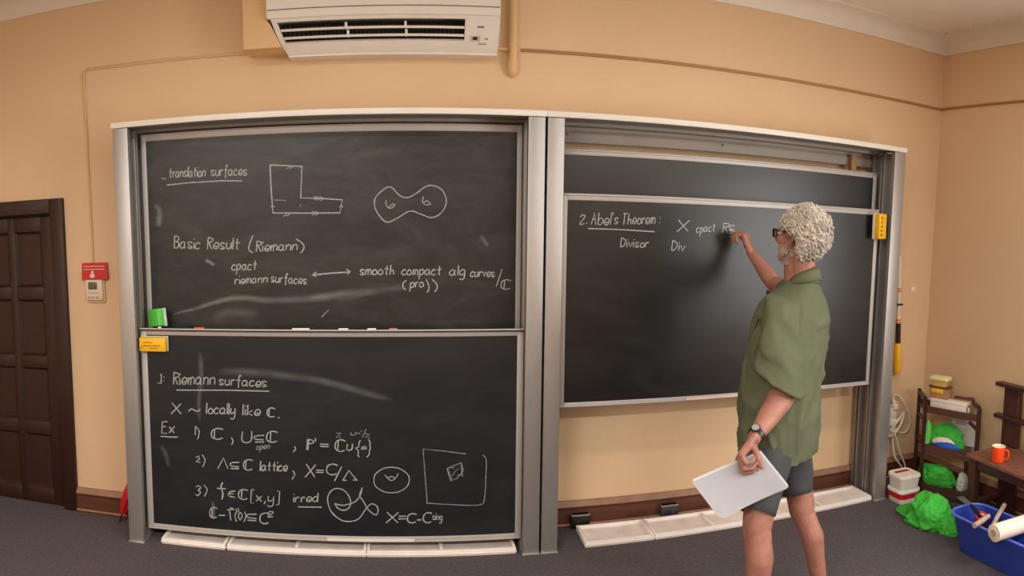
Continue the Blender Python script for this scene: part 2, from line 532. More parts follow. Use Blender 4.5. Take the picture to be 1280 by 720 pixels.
# ------------------------------------------------------------------ chalkboard frames
FY = -0.32                       # front face of both frames
ZT = 2.300
def board_frame(x0, x1, label):
    t = thing('chalkboard_stand', ((x0 + x1) / 2, -0.16, 0), label, 'chalkboard stand')
    PW = 0.086
    for s, px in ((1, x0), (-1, x1)):
        a, b = (px, px + PW) if s > 0 else (px - PW, px)
        # C-shaped upright: face, outer side, inner ribs that leave two tracks for the boards
        outer = (a, a + 0.008) if s > 0 else (b - 0.008, b)
        core = (a + 0.006, a + PW * 0.62) if s > 0 else (b - PW * 0.62, b - 0.006)
        m = MB()
        m.box((a, FY, 0), (b, FY + 0.022, ZT - 0.028), 0.002)
        m.box((outer[0], FY + 0.01, 0), (outer[1], -0.036, ZT - 0.028))
        m.build('post', M['alu'], t)
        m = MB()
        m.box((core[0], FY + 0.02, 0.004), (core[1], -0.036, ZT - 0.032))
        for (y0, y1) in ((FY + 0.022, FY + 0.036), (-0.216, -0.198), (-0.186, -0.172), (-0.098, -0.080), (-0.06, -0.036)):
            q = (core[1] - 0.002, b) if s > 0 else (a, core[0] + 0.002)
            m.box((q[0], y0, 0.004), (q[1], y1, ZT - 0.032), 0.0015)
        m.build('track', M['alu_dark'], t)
        # foot plate
        MB().box((a - 0.004, FY - 0.008, 0), (b + 0.004, -0.036, 0.006), 0.002).build('foot_plate', M['alu'], t)
    # cap with a bright front lip, soffit step and the bar at the back
    MB().box((x0 - 0.006, FY - 0.006, ZT - 0.026), (x1 + 0.006, FY + 0.006, ZT + 0.004), 0.003).box((x0 - 0.006, FY, ZT - 0.004), (x1 + 0.006, -0.0, ZT + 0.004), 0.001).build('cap_rail', M['white_plastic'], t)
    MB().box((x0 + 0.01, FY + 0.006, ZT - 0.020), (x1 - 0.01, -0.036, ZT - 0.006)).box((x0 + 0.05, -0.12, ZT - 0.038), (x1 - 0.05, -0.036, ZT - 0.010), 0.002).box((x0 + 0.05, -0.052, 2.236), (x1 - 0.05, -0.036, ZT - 0.030)).build('soffit', M['alu_matte'], t)
    m = MB().box((x0 + 0.05, -0.062, 2.178), (x1 - 0.05, -0.036, 2.240), 0.003)
    m.build('back_bar', M['alu_matte'], t)
    n = max(2, int((x1 - x0) / 0.7))
    for k in range(n):
        sx = x0 + 0.16 + k * (x1 - x0 - 0.4) / (n - 1)
        MB().lathe([(0.007, 0), (0.007, 0.004), (0.003, 0.006)], 10, Matrix.Translation((sx, -0.062, 2.222)) @ Matrix.Rotation(PI / 2, 4, 'X')).build('screw', M['grey_mark'], t)
    return t
FL = board_frame(-1.494, 0.7155, 'grey aluminium frame holding the two written boards at left')
FR = board_frame(0.7280, 2.966, 'grey aluminium frame behind the man, with bare wall under its boards')

# wooden block on the back bar near the right end
tag(MB().box((2.70, -0.105, 2.142), (2.735, -0.066, 2.245), 0.003).box((2.735, -0.098, 2.15), (2.742, -0.07, 2.24)).build('wooden_block', M['brown_card']), 'small wooden block wedged at the top right corner of the right frame', 'block')

def chalkboard(x0, x1, y, z0, z1, label, slate, tray=None, rails=(0.026, 0.026, 0.026)):
    """A sliding slate board in an aluminium rim; y is its front face."""
    t = thing('chalkboard', ((x0 + x1) / 2, y + 0.02, z0), label, 'chalkboard')
    L, TT, B = rails
    MB().box((x0 + 0.01, y + 0.006, z0 + 0.01), (x1 - 0.01, y + 0.03, z1 - 0.01)).build('slate_panel', slate, t, smooth=False)
    m = MB()
    m.box((x0, y, z0), (x0 + L, y + 0.034, z1), 0.003)
    m.box((x1 - L, y, z0), (x1, y + 0.034, z1), 0.003)
    m.box((x0 + L, y, z1 - TT), (x1 - L, y + 0.034, z1), 0.003)
    m.box((x0 + L, y, z0), (x1 - L, y + 0.034, z0 + B), 0.003)
    # raised bead along top and bottom rims
    m.box((x0 + 0.004, y - 0.006, z1 - 0.012), (x1 - 0.004, y + 0.004, z1 - 0.003), 0.002)
    m.box((x0 + 0.004, y - 0.006, z0 + 0.003), (x1 - 0.004, y + 0.004, z0 + 0.010), 0.002)
    m.build('rim', M['alu_rail'], t)
    if tray:
        MB().box((x0 + 0.004, y - tray, z1 - 0.006), (x1 - 0.004, y + 0.006, z1 + 0.001), 0.001).box((x0 + 0.004, y - tray, z1 - 0.006), (x1 - 0.004, y - tray + 0.004, z1 + 0.007), 0.001).build('chalk_ledge', M['alu_rail'], t)
    return t
B_UL = chalkboard(-1.398, 0.629, -0.150, 1.135, 2.252, 'upper left chalkboard with the L-shape and the two-hole blob drawn on it', M['slate_a'], rails=(0.028, 0.040, 0.026))
B_LL = chalkboard(-1.402, 0.630, -0.260, 0.064, 1.195, 'lower left chalkboard with the numbered list of examples written on it', M['slate_b'], tray=0.022, rails=(0.034, 0.034, 0.030))
B_RF = chalkboard(0.824, 2.822, -0.260, 0.770, 1.902, 'front right chalkboard that the man is writing on', M['slate_c'], rails=(0.026, 0.036, 0.026))
B_RR = chalkboard(0.824, 2.874, -0.150, 1.012, 2.140, 'blank chalkboard behind the one the man writes on, only its top strip showing', M['slate_c'], rails=(0.026, 0.034, 0.026))
# ghost label strip on the lower rims
MB().box((-0.40, -0.2675, 0.070), (0.06, -0.2655, 0.088)).build('label_strip', M['white_plastic'], B_LL, smooth=False)
MB().box((1.55, -0.2675, 0.776), (2.02, -0.2655, 0.790)).build('label_strip', M['pale_red'], B_RF, smooth=False)

# ------------------------------------------------------------------ chalk writing
# each glyph: strokes of hexadecimal x,y pairs; baseline y = 4, x-height 9, ascender d; '-' keeps corners sharp
G = {
 'a': '48 29 07 05 24 46|-49 45 54', 'b': '-0d 04|07 29 48 46 24 05', 'c': '48 29 07 05 24 45', 'd': '48 29 07 05 24 46|-4d 44',
 'e': '06 46 48 29 07 05 24 45', 'f': '4c 3d 2b 24 22|-09 49', 'g': '48 29 07 05 24 46|49 42 20 01', 'h': '-0d 04|07 28 38 44',
 'i': '-09 04|-0b 0c', 'j': '29 22 00|-2b 2c', 'k': '-0d 04|-48 06 44', 'l': '-0d 04', 'm': '-09 04|07 19 28 24|27 39 58 54',
 'n': '-09 04|07 29 48 44', 'o': '29 07 05 24 45 47 29', 'p': '-09 00|07 29 48 46 24 05', 'r': '-09 04|07 29 38', 's': '48 29 08 26 45 24 05',
 't': '2c 25 34|-09 49', 'u': '09 05 24 46|-49 44', 'v': '-09 24 49', 'x': '-09 44|-49 04', 'y': '09 05 25 47|49 42 20 01', 'z': '-09 49 04 44',
 'A': '-04 2d 44|-18 38', 'B': '-0d 04|0d 3d 4b 29 09|09 48 46 34 04', 'C': '4c 2d 0b 06 24 45|-1c 15', 'Q': '4c 2d 0b 06 24 45', 'D': '-0d 04|0d 3c 59 35 04',
 'E': '-4d 0d 04 44|-09 39', 'P': '-0d 04|-1d 14|0d 4c 4a 09', 'R': '-0d 04|0d 4c 4a 09|-19 44', 'T': '-0d 5d|-2d 24', 'U': '0d 06 24 46 4d',
 'X': '-0d 54|-5d 04', 'S': '4c 2d 0b 29 47 25 05', 'L': '-04 2d 44', 'G': '-04 2d 44 04', '1': '-1c 2d 24', '2': '0b 2d 4b 04 44', '3': '0c 2d 4b 29 47 24 05', '0': '2d 09 24 49 2d',
 '(': '2e 09 22', ')': '0e 29 02', '[': '-2e 0e 02 22', ']': '-0e 2e 22 02', '{': '3e 2c 29 08 26 23 31', '}': '0e 2c 29 38 26 23 01',
 '=': '-07 57|-0a 5a', '-': '-08 48', '~': '06 18 36 48', '/': '-02 4f', ',': '-15 02', '.': '-04 14', ':': '-05 06|-09 0a', "'": '-0d 0b',
 '<': '4b 0a 07 46|-04 44', '@': '4b 1a 07 15 44|-08 38', '&': '0a 05 24 45 4a', '8': '06 25 48 66 45 28 06', 'f.': '', ';': '-0c 0d',
}
def glyph_strokes(s):
    """(strokes in font units, total width)"""
    out, x = [], 0.0
    for ch in s:
        if ch == ' ':
            x += 3.2; continue
        wmax = 0
        for st in G[ch].split('|'):
            sharp = st.startswith('-')
            pts = [(int(c[0], 16), int(c[1], 16) - 4) for c in st.lstrip('-').split()]
            wmax = max(wmax, max(p[0] for p in pts))
            out.append((sharp, [(x + p[0], p[1]) for p in pts]))
        x += wmax + 1.7
    return out, max(x - 1.7, 1.0)

def ribbon(mb, pts, width, y, taper=True):
    """A thin flat chalk line on a board's face: pts are (x, z)."""
    P = [Vector((p[0], p[1])) for p in pts]
    n = len(P)
    front, back = [], []
    for i in range(n):
        d = P[min(i + 1, n - 1)] - P[max(i - 1, 0)]
        if d.length < 1e-7: d = Vector((1, 0))
        d.normalize()
        q = Vector((-d.y, d.x))
        w = width * (0.5 + 0.12 * noise.noise(Vector((P[i].x * 40, P[i].y * 40, y))))
        front.append((P[i] + q * w, P[i] - q * w))
    e = (P[-1] - P[-2]).normalized() * width * 0.4 if n > 1 else Vector((0, 0))
    rows = [[mb.bm.verts.new((a.x, y, a.y)), mb.bm.verts.new((b.x, y, b.y))] for a, b in front]
    for i in range(n - 1):
        mb.bm.faces.new((rows[i][0], rows[i][1], rows[i + 1][1], rows[i + 1][0]))

def write(mb, y, s, x0, z0, x1, z1, unit, width):
    """Write s along the base line (x0,z0)-(x1,z1); unit is the height of one font unit."""
    st, w = glyph_strokes(s)
    ux, uz = (x1 - x0) / w, (z1 - z0) / w
    for sharp, pts in st:
        jx, jz = random.uniform(-0.2, 0.2), random.uniform(-0.25, 0.25)
        P = [(x0 + ux * (p[0] + jx) + 0.18 * unit * p[1] * 0.5, z0 + uz * p[0] + unit * (p[1] + jz)) for p in pts]
        if not sharp and len(P) > 2:
            P = [(v.x, v.y) for v in catmull([(p[0], p[1], 0) for p in P], 4)]
        ribbon(mb, P, width, y)

def draw(mb, y, pts, width, smooth=False, closed=False):
    if smooth:
        pts = [(v.x, v.y) for v in catmull([(p[0], p[1], 0) for p in pts], 6, closed)]
    if closed:
        pts = list(pts) + [pts[0]]
    ribbon(mb, pts, width, y)

def smear(mb, y, pts, widths, cover, lay):
    """A wiped trace of chalk dust: a wide band, dense in the middle and fading to its rims."""
    P = [Vector((v.x, v.y)) for v in catmull([(p[0], p[1], 0) for p in pts], 6)]
    n = len(P)
    rows = []
    for i in range(n):
        d = (P[min(i + 1, n - 1)] - P[max(i - 1, 0)]).normalized()
        q = Vector((-d.y, d.x))
        t = i / (n - 1)
        w = widths[0] + (widths[1] - widths[0]) * t
        end = min(1, 5 * t, 5 * (1 - t))
        row = []
        for k, c in ((-1, 0), (-0.4, 0.6), (0.05, 1), (0.4, 0.5), (1, 0)):
            v = mb.bm.verts.new((P[i].x + q.x * k * w / 2, y, P[i].y + q.y * k * w / 2))
            v[lay] = c * end * cover
            row.append(v)
        rows.append(row)
    for i in range(n - 1):
        for k in range(4):
            mb.bm.faces.new((rows[i][k], rows[i][k + 1], rows[i + 1][k + 1], rows[i + 1][k]))
BOARDS = {'UL': B_UL, 'LL': B_LL, 'RF': B_RF}
def chalk_part(board, name, faint):
    m = MB()
    m.info = (board, name, faint)
    return m
def done(m):
    b, name, faint = m.info
    m.build(name, M['chalk_faint' if faint else 'chalk'], BOARDS[b], smooth=False)
def smear_part():
    m = MB()
    return m, m.bm.verts.layers.float.new('cover')
M_ = chalk_part('UL', 'chalk_lettering', False)
write(M_, -0.1447, 'translation', -1.244, 2.011, -1.04, 2.007, 0.00622, 0.0057)
done(M_)
M_ = chalk_part('UL', 'chalk_lettering', False)
write(M_, -0.1447, 'surfaces', -1.007, 2.008, -0.813, 2.004, 0.00611, 0.0057)
done(M_)
M_ = chalk_part('UL', 'chalk_stroke', False)
draw(M_, -0.1447,[(-1.257,1.971),(-1.114,1.978),(-0.947,1.98),(-0.838,1.975)],0.0061,False,False)
done(M_)
M_ = chalk_part('UL', 'chalk_stroke', False)
draw(M_, -0.1447,[(-1.286,2.009),(-1.275,2.006)],0.0057,False,False)
done(M_)
M_ = chalk_part('UL', 'chalk_stroke', False)
draw(M_, -0.1447,[(-1.27,2.006),(-1.261,2.005)],0.0057,False,False)
done(M_)
M_ = chalk_part('UL', 'chalk_drawing', False)
draw(M_, -0.1447,[(-0.685,2.053),(-0.516,2.04),(-0.526,1.877),(-0.414,1.873),(-0.307,1.863),(-0.321,1.796),(-0.51,1.798),(-0.675,1.802),(-0.682,1.923),(-0.685,2.053)],0.0065,False,False)
draw(M_, -0.1447,[(-0.598,2.051),(-0.581,2.04),(-0.599,2.03)],0.0042,False,False)
draw(M_, -0.1447,[(-0.582,2.049),(-0.566,2.038),(-0.583,2.029)],0.0042,False,False)
draw(M_, -0.1447,[(-0.454,1.885),(-0.437,1.874),(-0.454,1.864)],0.0042,False,False)
draw(M_, -0.1447,[(-0.438,1.884),(-0.421,1.873),(-0.438,1.863)],0.0042,False,False)
draw(M_, -0.1447,[(-0.422,1.882),(-0.405,1.872),(-0.422,1.861)],0.0042,False,False)
draw(M_, -0.1447,[(-0.619,1.804),(-0.602,1.793),(-0.62,1.783)],0.0042,False,False)
draw(M_, -0.1447,[(-0.603,1.804),(-0.586,1.793),(-0.604,1.783)],0.0042,False,False)
draw(M_, -0.1447,[(-0.465,1.807),(-0.449,1.797),(-0.466,1.786)],0.0042,False,False)
draw(M_, -0.1447,[(-0.45,1.807),(-0.433,1.796),(-0.45,1.786)],0.0042,False,False)
draw(M_, -0.1447,[(-0.687,1.831),(-0.676,1.847),(-0.666,1.83)],0.0042,False,False)
draw(M_, -0.1447,[(-0.324,1.824),(-0.314,1.84),(-0.304,1.823)],0.0042,False,False)
draw(M_, -0.1447,[(-0.67,1.87),(-0.604,1.866)],0.0027,False,False)
draw(M_, -0.1447,[(-0.528,1.846),(-0.529,1.83)],0.0027,False,False)
done(M_)
M_ = chalk_part('UL', 'chalk_drawing', False)
draw(M_, -0.1447,[(-0.07,1.927),(-0.106,1.904),(-0.138,1.866),(-0.133,1.809),(-0.081,1.747),(-0.019,1.769),(0.044,1.803),(0.096,1.788),(0.158,1.769),(0.21,1.798),(0.233,1.855),(0.21,1.911),(0.163,1.934),(0.122,1.927),(0.075,1.893),(0.028,1.872),(-0.013,1.886),(-0.044,1.92)],0.0053,True,True)
draw(M_, -0.1447,[(-0.081,1.86),(-0.079,1.835),(-0.06,1.817),(-0.034,1.834),(-0.05,1.838),(-0.065,1.821)],0.0046,True,False)
draw(M_, -0.1447,[(0.114,1.878),(0.108,1.849),(0.127,1.836),(0.15,1.839),(0.132,1.855),(0.114,1.847)],0.0046,True,False)
done(M_)
M_ = chalk_part('UL', 'chalk_lettering', False)
write(M_, -0.1447, 'Basic', -1.229, 1.627, -1.081, 1.618, 0.00711, 0.0061)
done(M_)
M_ = chalk_part('UL', 'chalk_lettering', False)
write(M_, -0.1447, 'Result', -1.038, 1.617, -0.863, 1.614, 0.00689, 0.0061)
done(M_)
M_ = chalk_part('UL', 'chalk_stroke', False)
draw(M_, -0.1447,[(-0.786,1.685),(-0.805,1.641),(-0.809,1.609),(-0.787,1.593)],0.0061,True,False)
done(M_)
M_ = chalk_part('UL', 'chalk_lettering', False)
write(M_, -0.1447, 'Riemann', -0.769, 1.6, -0.551, 1.605, 0.00611, 0.0061)
done(M_)
M_ = chalk_part('UL', 'chalk_stroke', False)
draw(M_, -0.1447,[(-0.553,1.663),(-0.518,1.636),(-0.515,1.61),(-0.533,1.589)],0.0061,True,False)
done(M_)
M_ = chalk_part('UL', 'chalk_lettering', False)
write(M_, -0.1447, 'cpact', -0.906, 1.502, -0.772, 1.503, 0.00600, 0.0057)
done(M_)
M_ = chalk_part('UL', 'chalk_lettering', False)
write(M_, -0.1447, 'riemann', -0.891, 1.427, -0.716, 1.434, 0.00522, 0.0057)
done(M_)
M_ = chalk_part('UL', 'chalk_lettering', False)
write(M_, -0.1447, 'surfaces', -0.694, 1.436, -0.504, 1.423, 0.00556, 0.0057)
done(M_)
M_ = chalk_part('UL', 'chalk_drawing', False)
draw(M_, -0.1447,[(-0.473,1.472),(-0.367,1.482),(-0.272,1.487)],0.0072,False,False)
draw(M_, -0.1447,[(-0.449,1.488),(-0.473,1.473),(-0.452,1.465)],0.0061,False,False)
draw(M_, -0.1447,[(-0.291,1.502),(-0.27,1.488),(-0.288,1.474)],0.0061,False,False)
done(M_)
M_ = chalk_part('UL', 'chalk_lettering', False)
write(M_, -0.1447, 'smooth', -0.219, 1.47, -0.041, 1.473, 0.00578, 0.0061)
done(M_)
M_ = chalk_part('UL', 'chalk_lettering', False)
write(M_, -0.1447, 'compact', -0.001, 1.469, 0.205, 1.47, 0.00578, 0.0061)
done(M_)
M_ = chalk_part('UL', 'chalk_lettering', False)
write(M_, -0.1447, 'alg', 0.251, 1.466, 0.329, 1.468, 0.00578, 0.0061)
done(M_)
M_ = chalk_part('UL', 'chalk_lettering', False)
write(M_, -0.1447, 'curves', 0.36, 1.461, 0.488, 1.457, 0.00544, 0.0061)
done(M_)
M_ = chalk_part('UL', 'chalk_stroke', False)
draw(M_, -0.1447,[(0.528,1.499),(0.499,1.41)],0.0057,False,False)
done(M_)
M_ = chalk_part('UL', 'chalk_lettering', False)
write(M_, -0.1447, 'C', 0.525, 1.393, 0.574, 1.393, 0.00567, 0.0057)
done(M_)
M_ = chalk_part('UL', 'chalk_stroke', False)
draw(M_, -0.1447,[(0.024,1.443),(0.006,1.425),(0.009,1.401),(0.022,1.393)],0.0057,True,False)
done(M_)
M_ = chalk_part('UL', 'chalk_lettering', False)
write(M_, -0.1447, 'pro', 0.043, 1.403, 0.111, 1.407, 0.00544, 0.0061)
done(M_)
M_ = chalk_part('UL', 'chalk_stroke', False)
draw(M_, -0.1447,[(0.127,1.447),(0.142,1.411),(0.137,1.382),(0.129,1.382)],0.0057,True,False)
done(M_)
M_ = chalk_part('UL', 'chalk_stroke', False)
draw(M_, -0.1447,[(0.158,1.447),(0.184,1.42),(0.183,1.395),(0.171,1.38)],0.0061,True,False)
done(M_)
M_ = chalk_part('LL', 'chalk_lettering', False)
write(M_, -0.2547, '1', -1.311, 0.895, -1.295, 0.895, 0.00556, 0.0061)
done(M_)
M_ = chalk_part('LL', 'chalk_stroke', False)
draw(M_, -0.2547,[(-1.316,0.894),(-1.291,0.895)],0.0046,False,False)
done(M_)
M_ = chalk_part('LL', 'chalk_lettering', False)
write(M_, -0.2547, ':', -1.28, 0.898, -1.272, 0.898, 0.00556, 0.0061)
done(M_)
M_ = chalk_part('LL', 'chalk_lettering', False)
write(M_, -0.2547, 'Riemann', -1.224, 0.889, -0.992, 0.899, 0.00767, 0.0057)
done(M_)
M_ = chalk_part('LL', 'chalk_lettering', False)
write(M_, -0.2547, 'surfaces', -0.968, 0.898, -0.711, 0.891, 0.00611, 0.0057)
done(M_)
M_ = chalk_part('LL', 'chalk_stroke', False)
draw(M_, -0.2547,[(-1.209,0.86),(-0.932,0.869),(-0.696,0.87)],0.0065,False,False)
done(M_)
M_ = chalk_part('LL', 'chalk_lettering', False)
write(M_, -0.2547, 'X', -1.242, 0.727, -1.187, 0.728, 0.00667, 0.0061)
done(M_)
M_ = chalk_part('LL', 'chalk_lettering', False)
write(M_, -0.2547, '~', -1.145, 0.732, -1.08, 0.734, 0.00667, 0.0061)
done(M_)
M_ = chalk_part('LL', 'chalk_lettering', False)
write(M_, -0.2547, 'locally', -1.042, 0.735, -0.885, 0.74, 0.00656, 0.0061)
done(M_)
M_ = chalk_part('LL', 'chalk_lettering', False)
write(M_, -0.2547, 'like', -0.841, 0.738, -0.749, 0.739, 0.00644, 0.0061)
done(M_)
M_ = chalk_part('LL', 'chalk_lettering', False)
write(M_, -0.2547, 'C.', -0.71, 0.732, -0.645, 0.73, 0.00544, 0.0061)
done(M_)
M_ = chalk_part('LL', 'chalk_lettering', False)
write(M_, -0.2547, 'Ex', -1.303, 0.613, -1.229, 0.619, 0.00733, 0.0065)
done(M_)
M_ = chalk_part('LL', 'chalk_stroke', False)
draw(M_, -0.2547,[(-1.311,0.596),(-1.261,0.595),(-1.209,0.598)],0.0065,False,False)
done(M_)
M_ = chalk_part('LL', 'chalk_lettering', False)
write(M_, -0.2547, '1', -1.121, 0.614, -1.11, 0.615, 0.00467, 0.0057)
done(M_)
M_ = chalk_part('LL', 'chalk_stroke', False)
draw(M_, -0.2547,[(-1.11,0.665),(-1.088,0.643),(-1.09,0.611),(-1.098,0.593)],0.0057,True,False)
done(M_)
M_ = chalk_part('LL', 'chalk_lettering', False)
write(M_, -0.2547, 'C', -1.019, 0.596, -0.958, 0.599, 0.00667, 0.0061)
done(M_)
M_ = chalk_part('LL', 'chalk_stroke', False)
draw(M_, -0.2547,[(-0.908,0.612),(-0.899,0.59),(-0.909,0.571)],0.0057,True,False)
done(M_)
M_ = chalk_part('LL', 'chalk_lettering', False)
write(M_, -0.2547, 'U', -0.849, 0.587, -0.799, 0.589, 0.00689, 0.0061)
done(M_)
M_ = chalk_part('LL', 'chalk_lettering', False)
write(M_, -0.2547, '<', -0.778, 0.593, -0.73, 0.595, 0.00511, 0.0061)
done(M_)
M_ = chalk_part('LL', 'chalk_lettering', False)
write(M_, -0.2547, 'C', -0.713, 0.592, -0.658, 0.594, 0.00667, 0.0061)
done(M_)
M_ = chalk_part('LL', 'chalk_stroke', False)
draw(M_, -0.2547,[(-0.568,0.576),(-0.562,0.56),(-0.577,0.545)],0.0057,True,False)
done(M_)
M_ = chalk_part('LL', 'chalk_lettering', True)
write(M_, -0.2547, 'open', -0.772, 0.551, -0.701, 0.559, 0.00389, 0.0042)
done(M_)
M_ = chalk_part('LL', 'chalk_lettering', False)
write(M_, -0.2547, 'P', -0.502, 0.559, -0.472, 0.558, 0.00644, 0.0057)
done(M_)
M_ = chalk_part('LL', 'chalk_stroke', False)
draw(M_, -0.2547,[(-0.456,0.625),(-0.454,0.603)],0.0053,False,False)
done(M_)
M_ = chalk_part('LL', 'chalk_lettering', False)
write(M_, -0.2547, '=', -0.432, 0.567, -0.387, 0.566, 0.00422, 0.0061)
done(M_)
M_ = chalk_part('LL', 'chalk_lettering', False)
write(M_, -0.2547, 'C', -0.35, 0.555, -0.301, 0.554, 0.00700, 0.0061)
done(M_)
M_ = chalk_part('LL', 'chalk_lettering', False)
write(M_, -0.2547, '&', -0.29, 0.561, -0.264, 0.564, 0.00578, 0.0057)
done(M_)
M_ = chalk_part('LL', 'chalk_lettering', False)
write(M_, -0.2547, '{', -0.247, 0.545, -0.225, 0.545, 0.00700, 0.0057)
done(M_)
M_ = chalk_part('LL', 'chalk_lettering', False)
write(M_, -0.2547, '8', -0.217, 0.562, -0.189, 0.564, 0.00467, 0.0049)
done(M_)
M_ = chalk_part('LL', 'chalk_lettering', False)
write(M_, -0.2547, '}', -0.186, 0.545, -0.169, 0.545, 0.00744, 0.0057)
done(M_)
M_ = chalk_part('LL', 'chalk_lettering', True)
write(M_, -0.2547, 'z', -0.347, 0.629, -0.321, 0.63, 0.00489, 0.0046)
done(M_)
M_ = chalk_part('LL', 'chalk_lettering', True)
write(M_, -0.2547, 'u', -0.27, 0.642, -0.244, 0.644, 0.00311, 0.0046)
done(M_)
M_ = chalk_part('LL', 'chalk_lettering', True)
write(M_, -0.2547, '-', -0.239, 0.644, -0.22, 0.644, 0.00211, 0.0046)
done(M_)
M_ = chalk_part('LL', 'chalk_lettering', True)
write(M_, -0.2547, "'/", -0.217, 0.636, -0.193, 0.636, 0.00356, 0.0046)
done(M_)
M_ = chalk_part('LL', 'chalk_lettering', True)
write(M_, -0.2547, 'z', -0.194, 0.633, -0.17, 0.631, 0.00356, 0.0046)
done(M_)
M_ = chalk_part('LL', 'chalk_stroke', False)
draw(M_, -0.2547,[(-1.111,0.489),(-1.093,0.499),(-1.089,0.484),(-1.111,0.464),(-1.086,0.465)],0.0057,False,False)
done(M_)
M_ = chalk_part('LL', 'chalk_stroke', False)
draw(M_, -0.2547,[(-1.074,0.508),(-1.059,0.481),(-1.066,0.454),(-1.074,0.439)],0.0057,True,False)
done(M_)
M_ = chalk_part('LL', 'chalk_lettering', False)
write(M_, -0.2547, 'L', -0.988, 0.435, -0.932, 0.436, 0.00667, 0.0061)
done(M_)
M_ = chalk_part('LL', 'chalk_lettering', False)
write(M_, -0.2547, '<', -0.917, 0.439, -0.872, 0.44, 0.00522, 0.0061)
done(M_)
M_ = chalk_part('LL', 'chalk_lettering', False)
write(M_, -0.2547, 'C', -0.846, 0.434, -0.799, 0.436, 0.00656, 0.0061)
done(M_)
M_ = chalk_part('LL', 'chalk_lettering', False)
write(M_, -0.2547, 'lattice', -0.755, 0.435, -0.611, 0.441, 0.00611, 0.0061)
done(M_)
M_ = chalk_part('LL', 'chalk_stroke', False)
draw(M_, -0.2547,[(-0.579,0.444),(-0.569,0.423),(-0.584,0.396)],0.0057,True,False)
done(M_)
M_ = chalk_part('LL', 'chalk_lettering', False)
write(M_, -0.2547, 'X', -0.514, 0.41, -0.463, 0.41, 0.00778, 0.0057)
done(M_)
M_ = chalk_part('LL', 'chalk_lettering', False)
write(M_, -0.2547, '=', -0.457, 0.427, -0.417, 0.426, 0.00389, 0.0057)
done(M_)
M_ = chalk_part('LL', 'chalk_lettering', False)
write(M_, -0.2547, 'Q', -0.399, 0.429, -0.346, 0.428, 0.00644, 0.0061)
done(M_)
M_ = chalk_part('LL', 'chalk_stroke', False)
draw(M_, -0.2547,[(-0.319,0.473),(-0.358,0.393)],0.0057,False,False)
done(M_)
M_ = chalk_part('LL', 'chalk_stroke', False)
draw(M_, -0.2547,[(-0.314,0.398),(-0.282,0.452),(-0.241,0.401)],0.0061,False,False)
done(M_)
M_ = chalk_part('LL', 'chalk_stroke', False)
draw(M_, -0.2547,[(-0.317,0.4),(-0.294,0.398)],0.0061,False,False)
done(M_)
M_ = chalk_part('LL', 'chalk_stroke', False)
draw(M_, -0.2547,[(-0.261,0.401),(-0.236,0.401)],0.0061,False,False)
done(M_)
M_ = chalk_part('LL', 'chalk_lettering', False)
write(M_, -0.2547, '3', -1.119, 0.276, -1.091, 0.278, 0.00611, 0.0057)
done(M_)
M_ = chalk_part('LL', 'chalk_stroke', False)
draw(M_, -0.2547,[(-1.07,0.338),(-1.053,0.318),(-1.058,0.294),(-1.07,0.273)],0.0057,True,False)
done(M_)
M_ = chalk_part('LL', 'chalk_stroke', False)
draw(M_, -0.2547,[(-0.963,0.359),(-0.973,0.337),(-0.965,0.297),(-0.971,0.264)],0.0084,True,False)
done(M_)
M_ = chalk_part('LL', 'chalk_stroke', False)
draw(M_, -0.2547,[(-0.997,0.325),(-0.948,0.325)],0.0061,False,False)
done(M_)
M_ = chalk_part('LL', 'chalk_lettering', False)
write(M_, -0.2547, '@', -0.936, 0.28, -0.898, 0.281, 0.00511, 0.0057)
done(M_)
M_ = chalk_part('LL', 'chalk_lettering', False)
write(M_, -0.2547, 'C', -0.875, 0.272, -0.827, 0.273, 0.00622, 0.0061)
done(M_)
M_ = chalk_part('LL', 'chalk_lettering', False)
write(M_, -0.2547, '[x,y]', -0.811, 0.268, -0.658, 0.264, 0.00622, 0.0057)
done(M_)
M_ = chalk_part('LL', 'chalk_lettering', False)
write(M_, -0.2547, 'irred', -0.578, 0.271, -0.45, 0.278, 0.00556, 0.0057)
done(M_)
M_ = chalk_part('LL', 'chalk_stroke', False)
draw(M_, -0.2547,[(-0.554,0.246),(-0.428,0.249)],0.0065,False,False)
done(M_)
M_ = chalk_part('LL', 'chalk_lettering', False)
write(M_, -0.2547, 'C', -1.04, 0.154, -1.002, 0.157, 0.00667, 0.0061)
done(M_)
M_ = chalk_part('LL', 'chalk_lettering', False)
write(M_, -0.2547, '-', -0.991, 0.156, -0.956, 0.158, 0.00444, 0.0068)
done(M_)
M_ = chalk_part('LL', 'chalk_stroke', False)
draw(M_, -0.2547,[(-0.91,0.217),(-0.923,0.219),(-0.929,0.199),(-0.924,0.149)],0.0065,True,False)
done(M_)
M_ = chalk_part('LL', 'chalk_stroke', False)
draw(M_, -0.2547,[(-0.944,0.207),(-0.905,0.213)],0.0057,False,False)
done(M_)
M_ = chalk_part('LL', 'chalk_stroke', False)
draw(M_, -0.2547,[(-0.895,0.218),(-0.891,0.201)],0.0046,False,False)
done(M_)
M_ = chalk_part('LL', 'chalk_stroke', False)
draw(M_, -0.2547,[(-0.882,0.222),(-0.879,0.199)],0.0046,False,False)
done(M_)
M_ = chalk_part('LL', 'chalk_lettering', False)
write(M_, -0.2547, '(0)', -0.902, 0.153, -0.842, 0.156, 0.00489, 0.0053)
done(M_)
M_ = chalk_part('LL', 'chalk_lettering', False)
write(M_, -0.2547, '<', -0.833, 0.158, -0.785, 0.158, 0.00511, 0.0061)
done(M_)
M_ = chalk_part('LL', 'chalk_lettering', False)
write(M_, -0.2547, 'Q', -0.762, 0.143, -0.716, 0.144, 0.00667, 0.0065)
done(M_)
M_ = chalk_part('LL', 'chalk_lettering', False)
